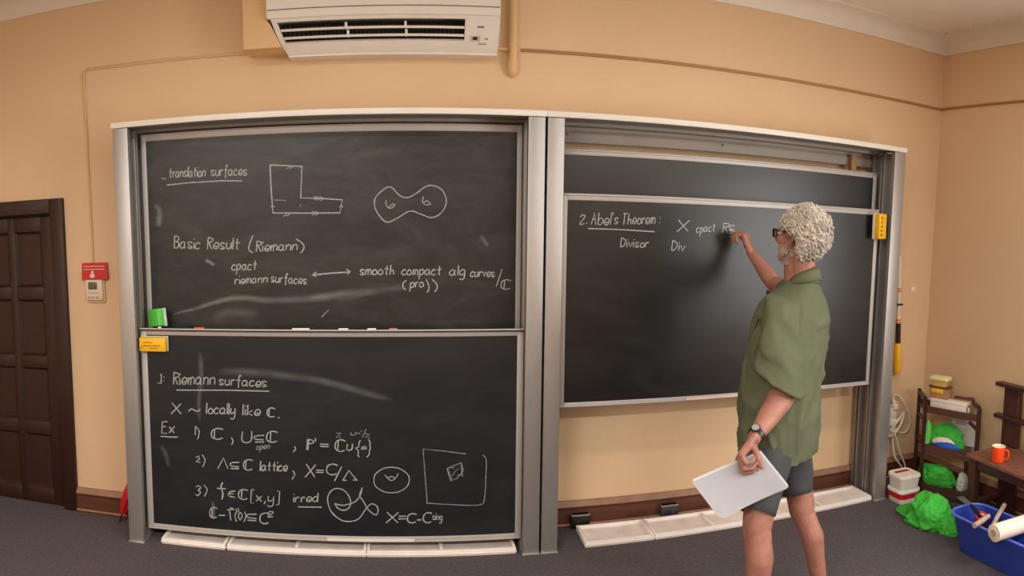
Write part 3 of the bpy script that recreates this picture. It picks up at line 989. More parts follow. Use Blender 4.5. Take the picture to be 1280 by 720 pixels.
write(M_, -0.2547, '2', -0.722, 0.183, -0.692, 0.185, 0.00322, 0.0053)
done(M_)
M_ = chalk_part('LL', 'chalk_drawing', False)
draw(M_, -0.2547,[(0.035,0.402),(0.028,0.375),(0.007,0.353),(-0.023,0.338),(-0.059,0.333),(-0.095,0.338),(-0.124,0.353),(-0.146,0.375),(-0.15,0.402),(-0.146,0.428),(-0.123,0.451),(-0.095,0.466),(-0.058,0.471),(-0.022,0.466),(0.006,0.451),(0.029,0.428)],0.0049,True,True)
draw(M_, -0.2547,[(-0.093,0.431),(-0.079,0.412),(-0.059,0.4),(-0.037,0.412),(-0.023,0.438)],0.0049,True,False)
draw(M_, -0.2547,[(-0.079,0.412),(-0.058,0.421),(-0.037,0.41)],0.0046,True,False)
done(M_)
M_ = chalk_part('LL', 'chalk_drawing', False)
draw(M_, -0.2547,[(-0.214,0.361),(-0.22,0.324),(-0.243,0.29),(-0.272,0.273),(-0.319,0.262),(-0.359,0.271)],0.0057,True,False)
draw(M_, -0.2547,[(-0.359,0.271),(-0.338,0.242),(-0.3,0.237),(-0.275,0.265),(-0.281,0.308),(-0.309,0.344),(-0.351,0.353),(-0.384,0.33),(-0.396,0.286),(-0.376,0.224),(-0.325,0.181),(-0.273,0.175),(-0.23,0.193),(-0.192,0.247),(-0.164,0.272),(-0.134,0.257),(-0.132,0.223),(-0.148,0.214),(-0.183,0.242),(-0.206,0.285),(-0.227,0.319),(-0.21,0.359)],0.0057,True,False)
done(M_)
M_ = chalk_part('LL', 'chalk_lettering', False)
write(M_, -0.2547, 'X', -0.088, 0.17, -0.026, 0.17, 0.00644, 0.0057)
done(M_)
M_ = chalk_part('LL', 'chalk_lettering', False)
write(M_, -0.2547, '=', -0.024, 0.176, 0.017, 0.177, 0.00467, 0.0057)
done(M_)
M_ = chalk_part('LL', 'chalk_lettering', False)
write(M_, -0.2547, 'Q', 0.026, 0.169, 0.069, 0.169, 0.00567, 0.0061)
done(M_)
M_ = chalk_part('LL', 'chalk_lettering', False)
write(M_, -0.2547, '-', 0.073, 0.169, 0.098, 0.169, 0.00389, 0.0057)
done(M_)
M_ = chalk_part('LL', 'chalk_lettering', False)
write(M_, -0.2547, 'Q', 0.109, 0.167, 0.15, 0.166, 0.00622, 0.0061)
done(M_)
M_ = chalk_part('LL', 'chalk_lettering', False)
write(M_, -0.2547, 'sing', 0.156, 0.183, 0.206, 0.182, 0.00433, 0.0046)
done(M_)
M_ = chalk_part('LL', 'chalk_drawing', True)
draw(M_, -0.2547,[(0.331,0.538),(0.219,0.555),(0.107,0.569),(0.118,0.42),(0.129,0.275),(0.126,0.283)],0.0046,False,False)
draw(M_, -0.2547,[(0.124,0.275),(0.229,0.267),(0.351,0.258),(0.408,0.26),(0.43,0.282),(0.437,0.393),(0.439,0.494),(0.43,0.521),(0.419,0.527)],0.0049,True,False)
done(M_)
M_ = chalk_part('LL', 'chalk_drawing', True)
draw(M_, -0.2547,[(0.233,0.461),(0.27,0.477),(0.308,0.491),(0.318,0.445),(0.285,0.407),(0.251,0.394),(0.233,0.461)],0.0049,False,False)
draw(M_, -0.2547,[(0.236,0.455),(0.257,0.408),(0.253,0.397)],0.0046,False,False)
draw(M_, -0.2547,[(0.249,0.468),(0.271,0.463)],0.0042,False,False)
draw(M_, -0.2547,[(0.307,0.491),(0.311,0.445),(0.313,0.416)],0.0061,False,False)
draw(M_, -0.2547,[(0.285,0.422),(0.313,0.428)],0.0046,False,False)
draw(M_, -0.2547,[(0.261,0.422),(0.275,0.446),(0.296,0.46)],0.0034,False,False)
done(M_)
M_ = chalk_part('RF', 'chalk_lettering', False)
write(M_, -0.2547, '2.', 0.915, 1.744, 0.958, 1.749, 0.00522, 0.0053)
done(M_)
M_ = chalk_part('RF', 'chalk_lettering', False)
write(M_, -0.2547, 'Abel', 0.98, 1.741, 1.085, 1.743, 0.00711, 0.0053)
done(M_)
M_ = chalk_part('RF', 'chalk_lettering', False)
write(M_, -0.2547, "'", 1.093, 1.747, 1.098, 1.747, 0.00700, 0.0049)
done(M_)
M_ = chalk_part('RF', 'chalk_lettering', False)
write(M_, -0.2547, 's', 1.104, 1.745, 1.124, 1.748, 0.00656, 0.0053)
done(M_)
M_ = chalk_part('RF', 'chalk_lettering', False)
write(M_, -0.2547, 'Theorem', 1.149, 1.746, 1.331, 1.755, 0.00656, 0.0053)
done(M_)
M_ = chalk_part('RF', 'chalk_lettering', False)
write(M_, -0.2547, ':', 1.361, 1.754, 1.368, 1.754, 0.00589, 0.0046)
done(M_)
M_ = chalk_part('RF', 'chalk_stroke', False)
draw(M_, -0.2547,[(0.963,1.721),(1.138,1.719),(1.333,1.712)],0.0061,False,False)
done(M_)
M_ = chalk_part('RF', 'chalk_lettering', False)
write(M_, -0.2547, 'X', 1.46, 1.715, 1.526, 1.717, 0.00700, 0.0053)
done(M_)
M_ = chalk_part('RF', 'chalk_lettering', False)
write(M_, -0.2547, 'cpact', 1.578, 1.712, 1.689, 1.724, 0.00533, 0.0049)
done(M_)
M_ = chalk_part('RF', 'chalk_lettering', False)
write(M_, -0.2547, 'R', 1.737, 1.716, 1.772, 1.717, 0.00600, 0.0049)
done(M_)
M_ = chalk_part('RF', 'chalk_stroke', False)
draw(M_, -0.2547,[(1.81,1.759),(1.785,1.756),(1.783,1.742),(1.803,1.736),(1.797,1.718),(1.779,1.715)],0.0049,True,False)
done(M_)
M_ = chalk_part('RF', 'chalk_lettering', False)
write(M_, -0.2547, 'Divisor', 1.144, 1.626, 1.298, 1.628, 0.00533, 0.0057)
done(M_)
M_ = chalk_part('RF', 'chalk_lettering', False)
write(M_, -0.2547, 'Div', 1.434, 1.613, 1.511, 1.609, 0.00600, 0.0057)
done(M_)
m, l = smear_part(); smear(m, -0.1444, [(-1.255, 1.253), (-1.138, 1.287), (-1.0, 1.329), (-0.866, 1.353), (-0.691, 1.338), (-0.475, 1.35), (-0.178, 1.385), (0.053, 1.412)], (0.025, 0.067), 0.22, l); m.build('chalk_smear', M['smear'], BOARDS['UL'], smooth=False)
m, l = smear_part(); smear(m, -0.1444, [(-1.255, 1.255), (-1.184, 1.279), (-1.103, 1.29)], (0.013, 0.008), 0.3, l); m.build('chalk_smear', M['smear'], BOARDS['UL'], smooth=False)
m, l = smear_part(); smear(m, -0.1444, [(-1.055, 1.558), (-1.027, 1.547), (-1.003, 1.527)], (0.029, 0.025), 0.3, l); m.build('chalk_smear', M['smear'], BOARDS['UL'], smooth=False)
m, l = smear_part(); smear(m, -0.1444, [(-1.083, 1.559), (-1.078, 1.528)], (0.017, 0.013), 0.25, l); m.build('chalk_smear', M['smear'], BOARDS['UL'], smooth=False)
m, l = smear_part(); smear(m, -0.1444, [(-1.26, 1.501), (-1.259, 1.456)], (0.021, 0.021), 0.35, l); m.build('chalk_smear', M['smear'], BOARDS['UL'], smooth=False)
m, l = smear_part(); smear(m, -0.1444, [(-1.318, 1.563), (-1.318, 1.429)], (0.038, 0.038), 0.2, l); m.build('chalk_smear', M['smear'], BOARDS['UL'], smooth=False)
m, l = smear_part(); smear(m, -0.1444, [(-1.238, 1.391), (-1.217, 1.386)], (0.013, 0.013), 0.35, l); m.build('chalk_smear', M['smear'], BOARDS['UL'], smooth=False)
m, l = smear_part(); smear(m, -0.1444, [(-0.43, 1.243), (-0.404, 1.271), (-0.38, 1.292)], (0.013, 0.008), 0.4, l); m.build('chalk_smear', M['smear'], BOARDS['UL'], smooth=False)
m, l = smear_part(); smear(m, -0.1444, [(-1.026, 1.23), (-0.912, 1.274), (-0.758, 1.253)], (0.067, 0.067), 0.1, l); m.build('chalk_smear', M['smear'], BOARDS['UL'], smooth=False)
m, l = smear_part(); smear(m, -0.1444, [(-0.916, 1.535), (-0.906, 1.497)], (0.025, 0.021), 0.25, l); m.build('chalk_smear', M['smear'], BOARDS['UL'], smooth=False)
m, l = smear_part(); smear(m, -0.1444, [(-1.336, 1.872), (-1.303, 1.827), (-1.318, 1.739)], (0.038, 0.050), 0.22, l); m.build('chalk_smear', M['smear'], BOARDS['UL'], smooth=False)
m, l = smear_part(); smear(m, -0.1444, [(-1.172, 1.951), (-1.161, 1.924)], (0.021, 0.017), 0.25, l); m.build('chalk_smear', M['smear'], BOARDS['UL'], smooth=False)
m, l = smear_part(); smear(m, -0.1444, [(-0.985, 1.81), (-0.975, 1.788)], (0.017, 0.017), 0.3, l); m.build('chalk_smear', M['smear'], BOARDS['UL'], smooth=False)
m, l = smear_part(); smear(m, -0.1444, [(-0.953, 1.793), (-0.942, 1.777)], (0.017, 0.013), 0.3, l); m.build('chalk_smear', M['smear'], BOARDS['UL'], smooth=False)
m, l = smear_part(); smear(m, -0.1444, [(-1.025, 1.774), (-1.018, 1.768)], (0.013, 0.013), 0.3, l); m.build('chalk_smear', M['smear'], BOARDS['UL'], smooth=False)
m, l = smear_part(); smear(m, -0.1444, [(-0.004, 1.643), (0.012, 1.661)], (0.017, 0.017), 0.3, l); m.build('chalk_smear', M['smear'], BOARDS['UL'], smooth=False)
m, l = smear_part(); smear(m, -0.1444, [(0.41, 1.674), (0.431, 1.653), (0.452, 1.616)], (0.042, 0.025), 0.25, l); m.build('chalk_smear', M['smear'], BOARDS['UL'], smooth=False)
m, l = smear_part(); smear(m, -0.1444, [(0.042, 1.274), (0.106, 1.316)], (0.021, 0.021), 0.12, l); m.build('chalk_smear', M['smear'], BOARDS['UL'], smooth=False)
m, l = smear_part(); smear(m, -0.1444, [(-0.369, 1.329), (-0.115, 1.391), (0.022, 1.401)], (0.042, 0.034), 0.08, l); m.build('chalk_smear', M['smear'], BOARDS['UL'], smooth=False)
m, l = smear_part(); smear(m, -0.1444, [(0.241, 2.096), (0.262, 1.994)], (0.034, 0.034), 0.07, l); m.build('chalk_smear', M['smear'], BOARDS['UL'], smooth=False)
m, l = smear_part(); smear(m, -0.1444, [(-0.13, 2.177), (-0.12, 2.137)], (0.025, 0.025), 0.1, l); m.build('chalk_smear', M['smear'], BOARDS['UL'], smooth=False)
m, l = smear_part(); smear(m, -0.1444, [(0.283, 1.963), (0.293, 1.901)], (0.038, 0.029), 0.07, l); m.build('chalk_smear', M['smear'], BOARDS['UL'], smooth=False)
m, l = smear_part(); smear(m, -0.1444, [(0.459, 2.119), (0.47, 2.047)], (0.034, 0.029), 0.08, l); m.build('chalk_smear', M['smear'], BOARDS['UL'], smooth=False)
m, l = smear_part(); smear(m, -0.1444, [(-0.317, 2.048), (-0.151, 2.107), (0.014, 2.116)], (0.059, 0.050), 0.05, l); m.build('chalk_smear', M['smear'], BOARDS['UL'], smooth=False)
m, l = smear_part(); smear(m, -0.2544, [(-0.982, 0.973), (-0.753, 0.969), (-0.426, 0.931), (-0.19, 0.868), (-0.039, 0.825)], (0.067, 0.042), 0.13, l); m.build('chalk_smear', M['smear'], BOARDS['LL'], smooth=False)
m, l = smear_part(); smear(m, -0.2544, [(-1.064, 1.081), (-1.066, 0.939), (-1.083, 0.796), (-1.082, 0.689)], (0.042, 0.029), 0.13, l); m.build('chalk_smear', M['smear'], BOARDS['LL'], smooth=False)
m, l = smear_part(); smear(m, -0.2544, [(-1.311, 0.548), (-1.284, 0.494), (-1.268, 0.422)], (0.042, 0.038), 0.12, l); m.build('chalk_smear', M['smear'], BOARDS['LL'], smooth=False)
m, l = smear_part(); smear(m, -0.2544, [(-1.357, 0.581), (-1.343, 0.453)], (0.034, 0.038), 0.08, l); m.build('chalk_smear', M['smear'], BOARDS['LL'], smooth=False)
m, l = smear_part(); smear(m, -0.2544, [(-1.023, 0.251), (-1.02, 0.201), (-1.019, 0.146)], (0.025, 0.025), 0.2, l); m.build('chalk_smear', M['smear'], BOARDS['LL'], smooth=False)
m, l = smear_part(); smear(m, -0.2544, [(-1.194, 0.117), (-1.119, 0.133)], (0.017, 0.017), 0.2, l); m.build('chalk_smear', M['smear'], BOARDS['LL'], smooth=False)
m, l = smear_part(); smear(m, -0.2544, [(0.908, 1.775), (0.904, 1.723)], (0.029, 0.021), 0.15, l); m.build('chalk_smear', M['smear'], BOARDS['RF'], smooth=False)
m, l = smear_part(); smear(m, -0.2544, [(1.368, 1.775), (1.387, 1.722)], (0.025, 0.017), 0.1, l); m.build('chalk_smear', M['smear'], BOARDS['RF'], smooth=False)
# ------------------------------------------------------------------ wall-mounted things
# air conditioner: moulded body with a sloping outlet, louvre vanes, read-out
ac = thing('air_conditioner', (-0.09, -0.11, 2.6), 'white wall-mounted air conditioner with open louvre above the left frame', 'air conditioner')
AX0, AX1 = -0.672, 0.497
m = MB()
zt = 2.985
def ac_section(x, dx=0.0):
    return [(x, 0, zt), (x, -0.17, zt), (x, -0.205, zt - 0.02), (x, -0.222, zt - 0.07), (x, -0.224, 2.80), (x, -0.216, 2.775)]
left = ac_section(AX0); right = ac_section(AX1)
m.rings([[Vector(p) for p in left] + [Vector((AX0, 0, 2.775))], [Vector(p) for p in right] + [Vector((AX1, 0, 2.775))]])
m.build('front_panel', M['white_plastic'], ac, angle=25)
m = MB()
m.box((AX0 + 0.004, -0.2215, 2.812), (AX1 - 0.004, -0.2275, 2.816))
m.build('panel_line', M['grey_mark'], ac, smooth=False)
# lower shell: four plates round the outlet, so the opening is a real hole
def slope(x, s, lift=0.0):
    """Point on the sloping underside; s = 0 at the front lip, 1 at the back edge."""
    y = -0.214 + 0.115 * s
    z = 2.772 - 0.160 * s - 0.02 * math.sin(s * PI)
    return Vector((x, y - 0.0 - lift * 0.8, z - lift * 0.6))
def taper(s):                       # the left end narrows towards the bottom
    return AX0 + 0.018 + 0.072 * s
m = MB()
OX1 = 0.322
S0, S1 = 0.07, 0.56
def plate(xa, xb, s0, s1, n=6):
    rr = []
    for k in range(n + 1):
        s = s0 + (s1 - s0) * k / n
        a, b = (xa(s) if callable(xa) else xa), (xb(s) if callable(xb) else xb)
        p, q = slope(a, s), slope(b, s)
        rr.append([p, q, q + Vector((0, 0.014, 0.012)), p + Vector((0, 0.014, 0.012))])
    m.rings(rr)
ox0 = lambda s: taper(s) + 0.025
plate(taper, AX1, 0, S0, 2)
plate(taper, AX1, S1, 1.0)
plate(taper, ox0, S0, S1)
plate(OX1, AX1, S0, S1)
# end cheeks and back plate
for xa, fn in ((None, taper), (AX1, None)):
    outer = [slope(fn(s) if fn else AX1, s) for s in [k / 8 for k in range(9)]]
    xb = outer[-1].x
    ring = outer + [Vector((outer[-1].x, 0, 2.608)), Vector((outer[0].x, 0, 2.775))]
    m.prism(ring, Vector((-0.006 if fn is None else 0.006, 0, 0)))
m.box((taper(1), -0.10, 2.606), (AX1, 0.0, 2.613))
m.build('lower_shell', M['white_plastic'], ac, angle=40)
MB().box((AX0 + 0.06, -0.125, 2.665), (OX1 + 0.01, -0.012, 2.765)).build('fan_duct', M['dark_void'], ac, smooth=False)
for s in (0.25, 0.43):
    m = MB()
    a, b = slope(ox0(s), s), slope(OX1, s)
    m.bar(a + Vector((0.002, 0.004, 0.004)), b + Vector((-0.002, 0.004, 0.004)), 0.010, 0.012, 0.002, (0, -0.5, 1))
    for f in (0.36, 0.68):
        c = a.lerp(b, f)
        m.box((c.x - 0.006, c.y - 0.004, c.z), (c.x + 0.006, c.y + 0.03, c.z + 0.03), 0.001)
    m.build('louvre_vane', M['white_plastic'], ac)
m = MB()
for k in range(40):
    x = AX0 + 0.085 + k * 0.0225
    m.box((x, -0.14, 2.672), (x + 0.003, -0.124, 2.76))
m.build('fan_fins', M['black'], ac, smooth=False)
def on_slope(x0, x1, s0, s1, name, mt):
    mm = MB()
    mm.rings([[slope(x0, s0, 0.0005), slope(x1, s0, 0.0005), slope(x1, s1, 0.0005), slope(x0, s1, 0.0005)], [slope(x0, s0, 0.002), slope(x1, s0, 0.002), slope(x1, s1, 0.002), slope(x0, s1, 0.002)]])
    return mm.build(name, mt, ac, smooth=False)
on_slope(0.385, 0.418, 0.20, 0.235, 'maker_badge', M['grey_mark'])
on_slope(0.350, 0.402, 0.42, 0.56, 'readout_panel', mat('pale_grey_panel', lin(196, 190, 180), 0.4))
on_slope(0.364, 0.388, 0.44, 0.52, 'readout_display', M['dark_void'])
on_slope(0.425, 0.442, 0.47, 0.50, 'indicator', M['grey_mark'])
on_slope(0.392, 0.437, 0.62, 0.645, 'maker_badge', M['grey_mark'])

# casing behind the air conditioner and the pipe beside it
tag(MB().prism([(x, -0.195, z) for x, z in ((-0.80, 2.638), (-0.603, 2.638), (-0.660, 2.755), (-0.677, 2.775), (-0.677, 3.03), (-0.80, 3.03))], (0, 0.194, 0)).build('pipe_casing', M['beige_plastic']), 'beige painted box casing behind the left end of the air conditioner', 'casing')
t = thing('drain_pipe', (0.592, -0.03, 2.53), 'beige painted pipe coming down beside the air conditioner', 'pipe')
MB().tube([(0.592, -0.032, 3.035), (0.592, -0.032, 2.575)], 0.021, 16).build('pipe', M['beige_plastic'], t)
MB().tube([(0.592, -0.032, 2.605), (0.592, -0.032, 2.570), (0.591, -0.030, 2.553), (0.589, -0.018, 2.541), (0.589, 0.0, 2.538)], [0.026, 0.026, 0.026, 0.025, 0.024], 16).build('elbow', M['beige_plastic'], t)
MB().box((0.497, -0.022, 2.652), (0.575, -0.001, 2.668), 0.003).build('clip', M['beige_plastic'], t)

# red emergency plate, thermostat under it
t = thing('emergency_sign', (-1.77, -0.01, 1.5), 'small red plate with a white hand mark above the thermostat', 'sign')
MB().rings([[Vector((-1.853, 0, 1.449)), Vector((-1.686, 0, 1.449)), Vector((-1.690, 0, 1.545)), Vector((-1.851, 0, 1.545))], [Vector((-1.853, -0.030, 1.447)), Vector((-1.684, -0.030, 1.447)), Vector((-1.689, -0.018, 1.545)), Vector((-1.851, -0.018, 1.545))]]).build('plate', M['red'], t, smooth=False)
yy = lambda z: -0.030 + (z - 1.447) / 0.098 * 0.012 - 0.0012
m = MB()
for z, h in ((1.523, 0.004), (1.506, 0.004)):
    m.box((-1.840, yy(z), z), (-1.705, yy(z) + 0.001, z + h))
m.build('white_lines', M['pale_red'], t, smooth=False)
hand = [(-1.797, 1.478), (-1.790, 1.478), (-1.790, 1.496), (-1.783, 1.500), (-1.776, 1.496), (-1.776, 1.478), (-1.769, 1.478), (-1.766, 1.468), (-1.772, 1.458), (-1.779, 1.456), (-1.790, 1.457), (-1.799, 1.466)]
MB().prism([(x, yy(z), z) for x, z in hand], (0, 0.001, 0)).build('hand_mark', M['pale_red'], t, smooth=False)
t = thing('thermostat', (-1.775, -0.01, 1.38), 'cream wall thermostat with a small grey display under the red plate', 'thermostat')
MB().box((-1.832, -0.026, 1.322), (-1.722, 0.0, 1.447), 0.005).build('case', mat('cream_case', lin(226, 208, 184), 0.5), t)
MB().box((-1.812, -0.0285, 1.388), (-1.756, -0.0255, 1.432), 0.001).build('display', M['lcd'], t)
m = MB()
for k in range(3):
    m.box((-1.818 + k * 0.026, -0.0275, 1.336), (-1.804 + k * 0.026, -0.0255, 1.343), 0.0005)
m.box((-1.818, -0.0275, 1.366), (-1.745, -0.0255, 1.369), 0.0005)
m.build('buttons', M['grey_mark'], t)
MB().box((-1.820, -0.012, 1.306), (-1.712, 0.0, 1.446), 0.003).build('back_plate', M['beige_plastic'], t)

# socket boxes on the skirting under the right frame
for x0, x1, z0, z1, lab in ((0.955, 1.062, 0.004, 0.085, 'black socket box on the skirting nearest the centre posts'), (1.503, 1.608, 0.006, 0.088, 'grey socket box on the skirting in the middle of the tray row')):
    t = thing('socket_box', ((x0 + x1) / 2, -0.05, z0), lab, 'socket box')
    dk = x0 < 1.2
    MB().box((x0, -0.060, z0), (x1, -0.030, z1), 0.003).build('box', M['black'] if dk else mat('dark_grey_plastic', lin(58, 58, 60), 0.4), t)
    MB().box((x0 - 0.002, -0.064, z1 - 0.010), (x1 + 0.002, -0.030, z1), 0.002).build('lid', mat('grey_lid', lin(128, 124, 120), 0.35), t)
    MB().box((x0 + 0.02, -0.0625, z0 + 0.02), (x0 + 0.06, -0.059, z0 + 0.05), 0.001).build('socket', M['dark_void'], t)
tag(MB().box((3.352, -0.008, 1.344), (3.390, 0.0, 1.380), 0.003).lathe([(0.006, 0), (0.006, 0.004)], 10, Matrix.Translation((3.371, -0.008, 1.362)) @ Matrix.Rotation(PI / 2, 4, 'X')).build('wall_plate', M['white_plastic']), 'tiny pale wall plate beside the extension pole', 'wall plate')

# ------------------------------------------------------------------ erasers and chalk
def eraser(name, c, rx, rz, ry, L, H, D, body, felt, label, ink=None, felt_side=1):
    """Block eraser: moulded plastic back with a felt pad. L long (x), H tall (z), D deep (y)."""
    R = Matrix.Translation(c) @ Euler((rx, ry, rz)).to_matrix().to_4x4()
    t = thing(name, c, label, 'eraser')
    f = 0.3 * D
    MB().box((-L / 2, -D / 2, -H / 2), (L / 2, D / 2 - f, H / 2), 0.006, R).build('plastic_back', body, t)
    MB().box((-L / 2 - 0.003, D / 2 - f, -H / 2 - 0.003), (L / 2 + 0.003, D / 2, H / 2 + 0.003), 0.003, R).build('felt_pad', felt, t)
    if ink:
        m = MB()
        for (x0, x1, z0, z1) in ink:
            m.box((x0 * L, -D / 2 - 0.0008, z0 * H), (x1 * L, -D / 2 + 0.0005, z1 * H), 0, R)
        m.build('print', M['yellow_ink'], t, smooth=False)
    return t
eraser('board_eraser', Vector((-1.318, -0.2865, 1.1165)), 0, 0.02, 0, 0.150, 0.076, 0.05, M['yellow'], M['felt'], 'yellow board eraser stuck on the lower left board under the green one', [(-0.35, 0.0, 0.12, 0.20), (-0.36, -0.02, -0.12, -0.02), (0.02, 0.3, -0.12, -0.02), (-0.1, 0.22, -0.28, -0.2), (-0.45, -0.38, -0.3, -0.1)])
eraser('board_eraser', Vector((-1.318, -0.213, 1.2495)), 0, -0.62, -0.14, 0.100, 0.092, 0.056, M['green_plastic'], M['felt_green'], 'green board eraser standing tilted on the ledge of the lower left board')
t = eraser('board_eraser', Vector((2.797, -0.307, 1.797)), 0, 0.35, -0.02, 0.082, 0.158, 0.056, M['yellow'], M['felt'], 'yellow board eraser hanging at the top right of the front right board')
R_ = Matrix.Translation((2.797, -0.307, 1.797)) @ Euler((0, -0.02, 0.35)).to_matrix().to_4x4()
m = MB()
for k in range(5):
    m.box((-0.030, -0.0292, -0.060 + k * 0.026), (-0.008, -0.027, -0.044 + k * 0.026), 0.001, R_)
m.build('dark_slots', M['yellow_ink'], t, smooth=False)
def chalk_stick(p, L, r, m_, label, rz=0.0, group=None):
    Rm = Matrix.Translation(p) @ Matrix.Rotation(rz, 4, 'Z') @ Matrix.Rotation(PI / 2, 4, 'Y')
    o = MB().lathe([(r * 0.85, -L / 2), (r, -L / 2 + 0.002), (r, L / 2 - 0.002), (r * 0.8, L / 2)], 12, Rm).build('chalk_stick', m_)
    return tag(o, label, 'chalk', group)
WH = mat('white_chalk_stick', lin(244, 242, 236), 0.9)
RD = mat('orange_red_chalk_stick', lin(232, 98, 70), 0.9)
PK = mat('pink_chalk_stick', lin(206, 130, 130), 0.9)
LZ = 1.196
def onledge(u): return u
for x, L, mm, lab in ((-1.062, 0.055, RD, 'orange-red chalk stick on the ledge between the left boards'), (-0.155, 0.045, WH, 'thick white chalk stick on the ledge just left of the pink one'), (-0.045, 0.042, PK, 'pink chalk stick on the ledge between the left boards'),
                      (-0.52, 0.09, WH, 'long thin white chalk on the ledge right of the orange-red stick'), (-0.30, 0.05, WH, 'short white chalk on the ledge midway along the left boards'), (-1.285, 0.018, WH, 'white chalk stub on the ledge at the foot of the green eraser')):
    chalk_stick((x, -0.271, LZ + 0.0068), L, 0.0058, mm, lab, 0.03)

# ------------------------------------------------------------------ dust trays on the floor
def floor_tray(x0, x1, n, label, skew=0.0):
    y0, y1, h = -0.300, -0.082, 0.034
    Mr = Matrix.Translation(((x0 + x1) / 2, 0, 0)) @ Matrix.Rotation(skew, 4, 'Z') @ Matrix.Translation((-(x0 + x1) / 2, 0, 0))
    t = thing('dust_tray', ((x0 + x1) / 2, (y0 + y1) / 2, 0), label, 'tray')
    MB().box((x0 + 0.004, y0 + 0.004, 0), (x1 - 0.004, y1 - 0.004, 0.016), 0, Mr).build('tray_bottom', M['tray_floor'], t, smooth=False)
    m = MB()
    for a, b in (((x0, y0), (x1, y0 + 0.016)), ((x0, y1 - 0.016), (x1, y1)), ((x0, y0 + 0.016), (x0 + 0.016, y1 - 0.016)), ((x1 - 0.016, y0 + 0.016), (x1, y1 - 0.016))):
        m.box((a[0], a[1], 0), (b[0], b[1], h), 0.004, Mr)
    m.box((x0 - 0.002, y0 - 0.004, 0.012), (x1 + 0.002, y0 + 0.004, 0.018), 0.001, Mr)
    m.build('tray_rim', M['tray'], t)
    for k in range(1, n):
        xx = x0 + (x1 - x0) * k / n
        MB().box((xx - 0.011, y0 + 0.014, 0.01), (xx + 0.011, y1 - 0.014, h - 0.004), 0.003, Mr).build('divider', M['tray'], t)
    return t
floor_tray(-1.309, -0.945, 1, 'short cream floor tray at the left end under the lower left board', -0.012)
floor_tray(-0.940, -0.194, 2, 'cream floor tray in the middle of the row under the lower left board', 0.004)
floor_tray(-0.190, 0.597, 2, 'cream floor tray at the right end of the row, against the centre posts')
floor_tray(0.975, 1.372, 1, 'short cream dusty floor tray by the black socket box')
floor_tray(1.376, 2.110, 2, 'cream floor tray under the right board, left of the man\'s legs')
floor_tray(2.115, 2.868, 2, 'cream floor tray behind the man\'s legs, reaching the right post')

# folded red umbrella leaning behind the left post
t = thing('folded_umbrella', (-1.64, -0.10, 0), 'folded red umbrella with a black tip beside the left post', 'umbrella')
a, b = Vector((-1.645, -0.10, 0.004)), Vector((-1.532, -0.06, 0.33))
dv = (b - a)
m = MB()
rr = []
for f, r in ((0.13, 0.007), (0.22, 0.020), (0.40, 0.032), (0.56, 0.034), (0.74, 0.026), (0.86, 0.012)):
    c = a + dv * f
    ax = dv.normalized(); x = ax.orthogonal().normalized(); y = ax.cross(x)
    rr.append([c + (x * math.cos(q) + y * math.sin(q)) * r * (1 + 0.18 * math.cos(6 * q)) for q in [2 * PI * k / 36 for k in range(36)]])
m.rings(rr)
m.build('canopy', M['red'], t)
MB().tube([a, a + dv * 0.15], [0.004, 0.007], 8).build('tip', M['black'], t)
MB().tube([a + dv * 0.85, b], [0.010, 0.012], 10).build('handle', M['black'], t)

# ------------------------------------------------------------------ right-hand corner
# extension pole on the wall
t = thing('extension_pole', (3.236, -0.05, 0.7), 'white extension pole with orange rings and yellow grip on the wall by the right frame', 'pole')
pa, pb = Vector((3.241, -0.040, 0.77)), Vector((3.207, -0.030, 1.60))
pp = lambda f: pa.lerp(pb, f)
MB().tube([pp(0.30), pp(1.0)], 0.011, 12).build('shaft', M['white_plastic'], t)
MB().tube([pp(0.0), pp(0.015), pp(0.245), pp(0.26)], [0.020, 0.026, 0.026, 0.019], 14).build('grip', M['yellow'], t)
MB().tube([pp(0.255), pp(0.44)], 0.018, 12).build('sleeve', M['black'], t)
OR_ = mat('orange_clip', lin(226, 132, 50), 0.5)
for f in (0.43, 0.455, 0.70, 0.722):
    MB().tube([pp(f), pp(f + 0.010)], 0.019, 12).build('ring', OR_, t)
MB().box((pp(0.585).x - 0.022, -0.05, pp(0.585).z), (pp(0.585).x + 0.026, 0.0, pp(0.585).z + 0.012), 0.002).build('bracket', M['black'], t)

# power strip hanging on the wall with a coiled lead
t = thing('power_strip', (3.23, -0.03, 0.29), 'white power strip with looped white cable hanging beside the right frame', 'power strip')
MB().box((3.196, -0.048, 0.31), (3.254, -0.004, 0.52), 0.006).build('strip_body', M['white_plastic'], t)
m = MB()
for k in range(3):
    m.box((3.204, -0.0505, 0.33 + k * 0.06), (3.246, -0.047, 0.375 + k * 0.06), 0.002)
m.build('sockets', M['card'], t)
MB().box((3.214, -0.060, 0.505), (3.262, -0.016, 0.548), 0.008).tube([(3.238, -0.036, 0.54), (3.222, -0.034, 0.585)], [0.017, 0.011], 10).build('plug', M['white_plastic'], t)
cab = [(3.222, -0.034, 0.59), (3.24, -0.03, 0.615), (3.30, -0.03, 0.58), (3.38, -0.03, 0.47), (3.40, -0.03, 0.38), (3.36, -0.03, 0.325), (3.29, -0.035, 0.335), (3.24, -0.052, 0.37), (3.20, -0.058, 0.40), (3.23, -0.060, 0.42), (3.30, -0.045, 0.45), (3.29, -0.045, 0.385), (3.22, -0.058, 0.35), (3.20, -0.062, 0.375), (3.26, -0.060, 0.43), (3.32, -0.05, 0.48), (3.30, -0.05, 0.40), (3.24, -0.06, 0.335), (3.27, -0.05, 0.28), (3.30, -0.05, 0.20), (3.345, -0.06, 0.10), (3.375, -0.06, 0.012), (3.38, -0.10, 0.008), (3.30, -0.16, 0.008)]
MB().tube(catmull(cab, 6), 0.0068, 8).build('cable', M['white_plastic'], t)
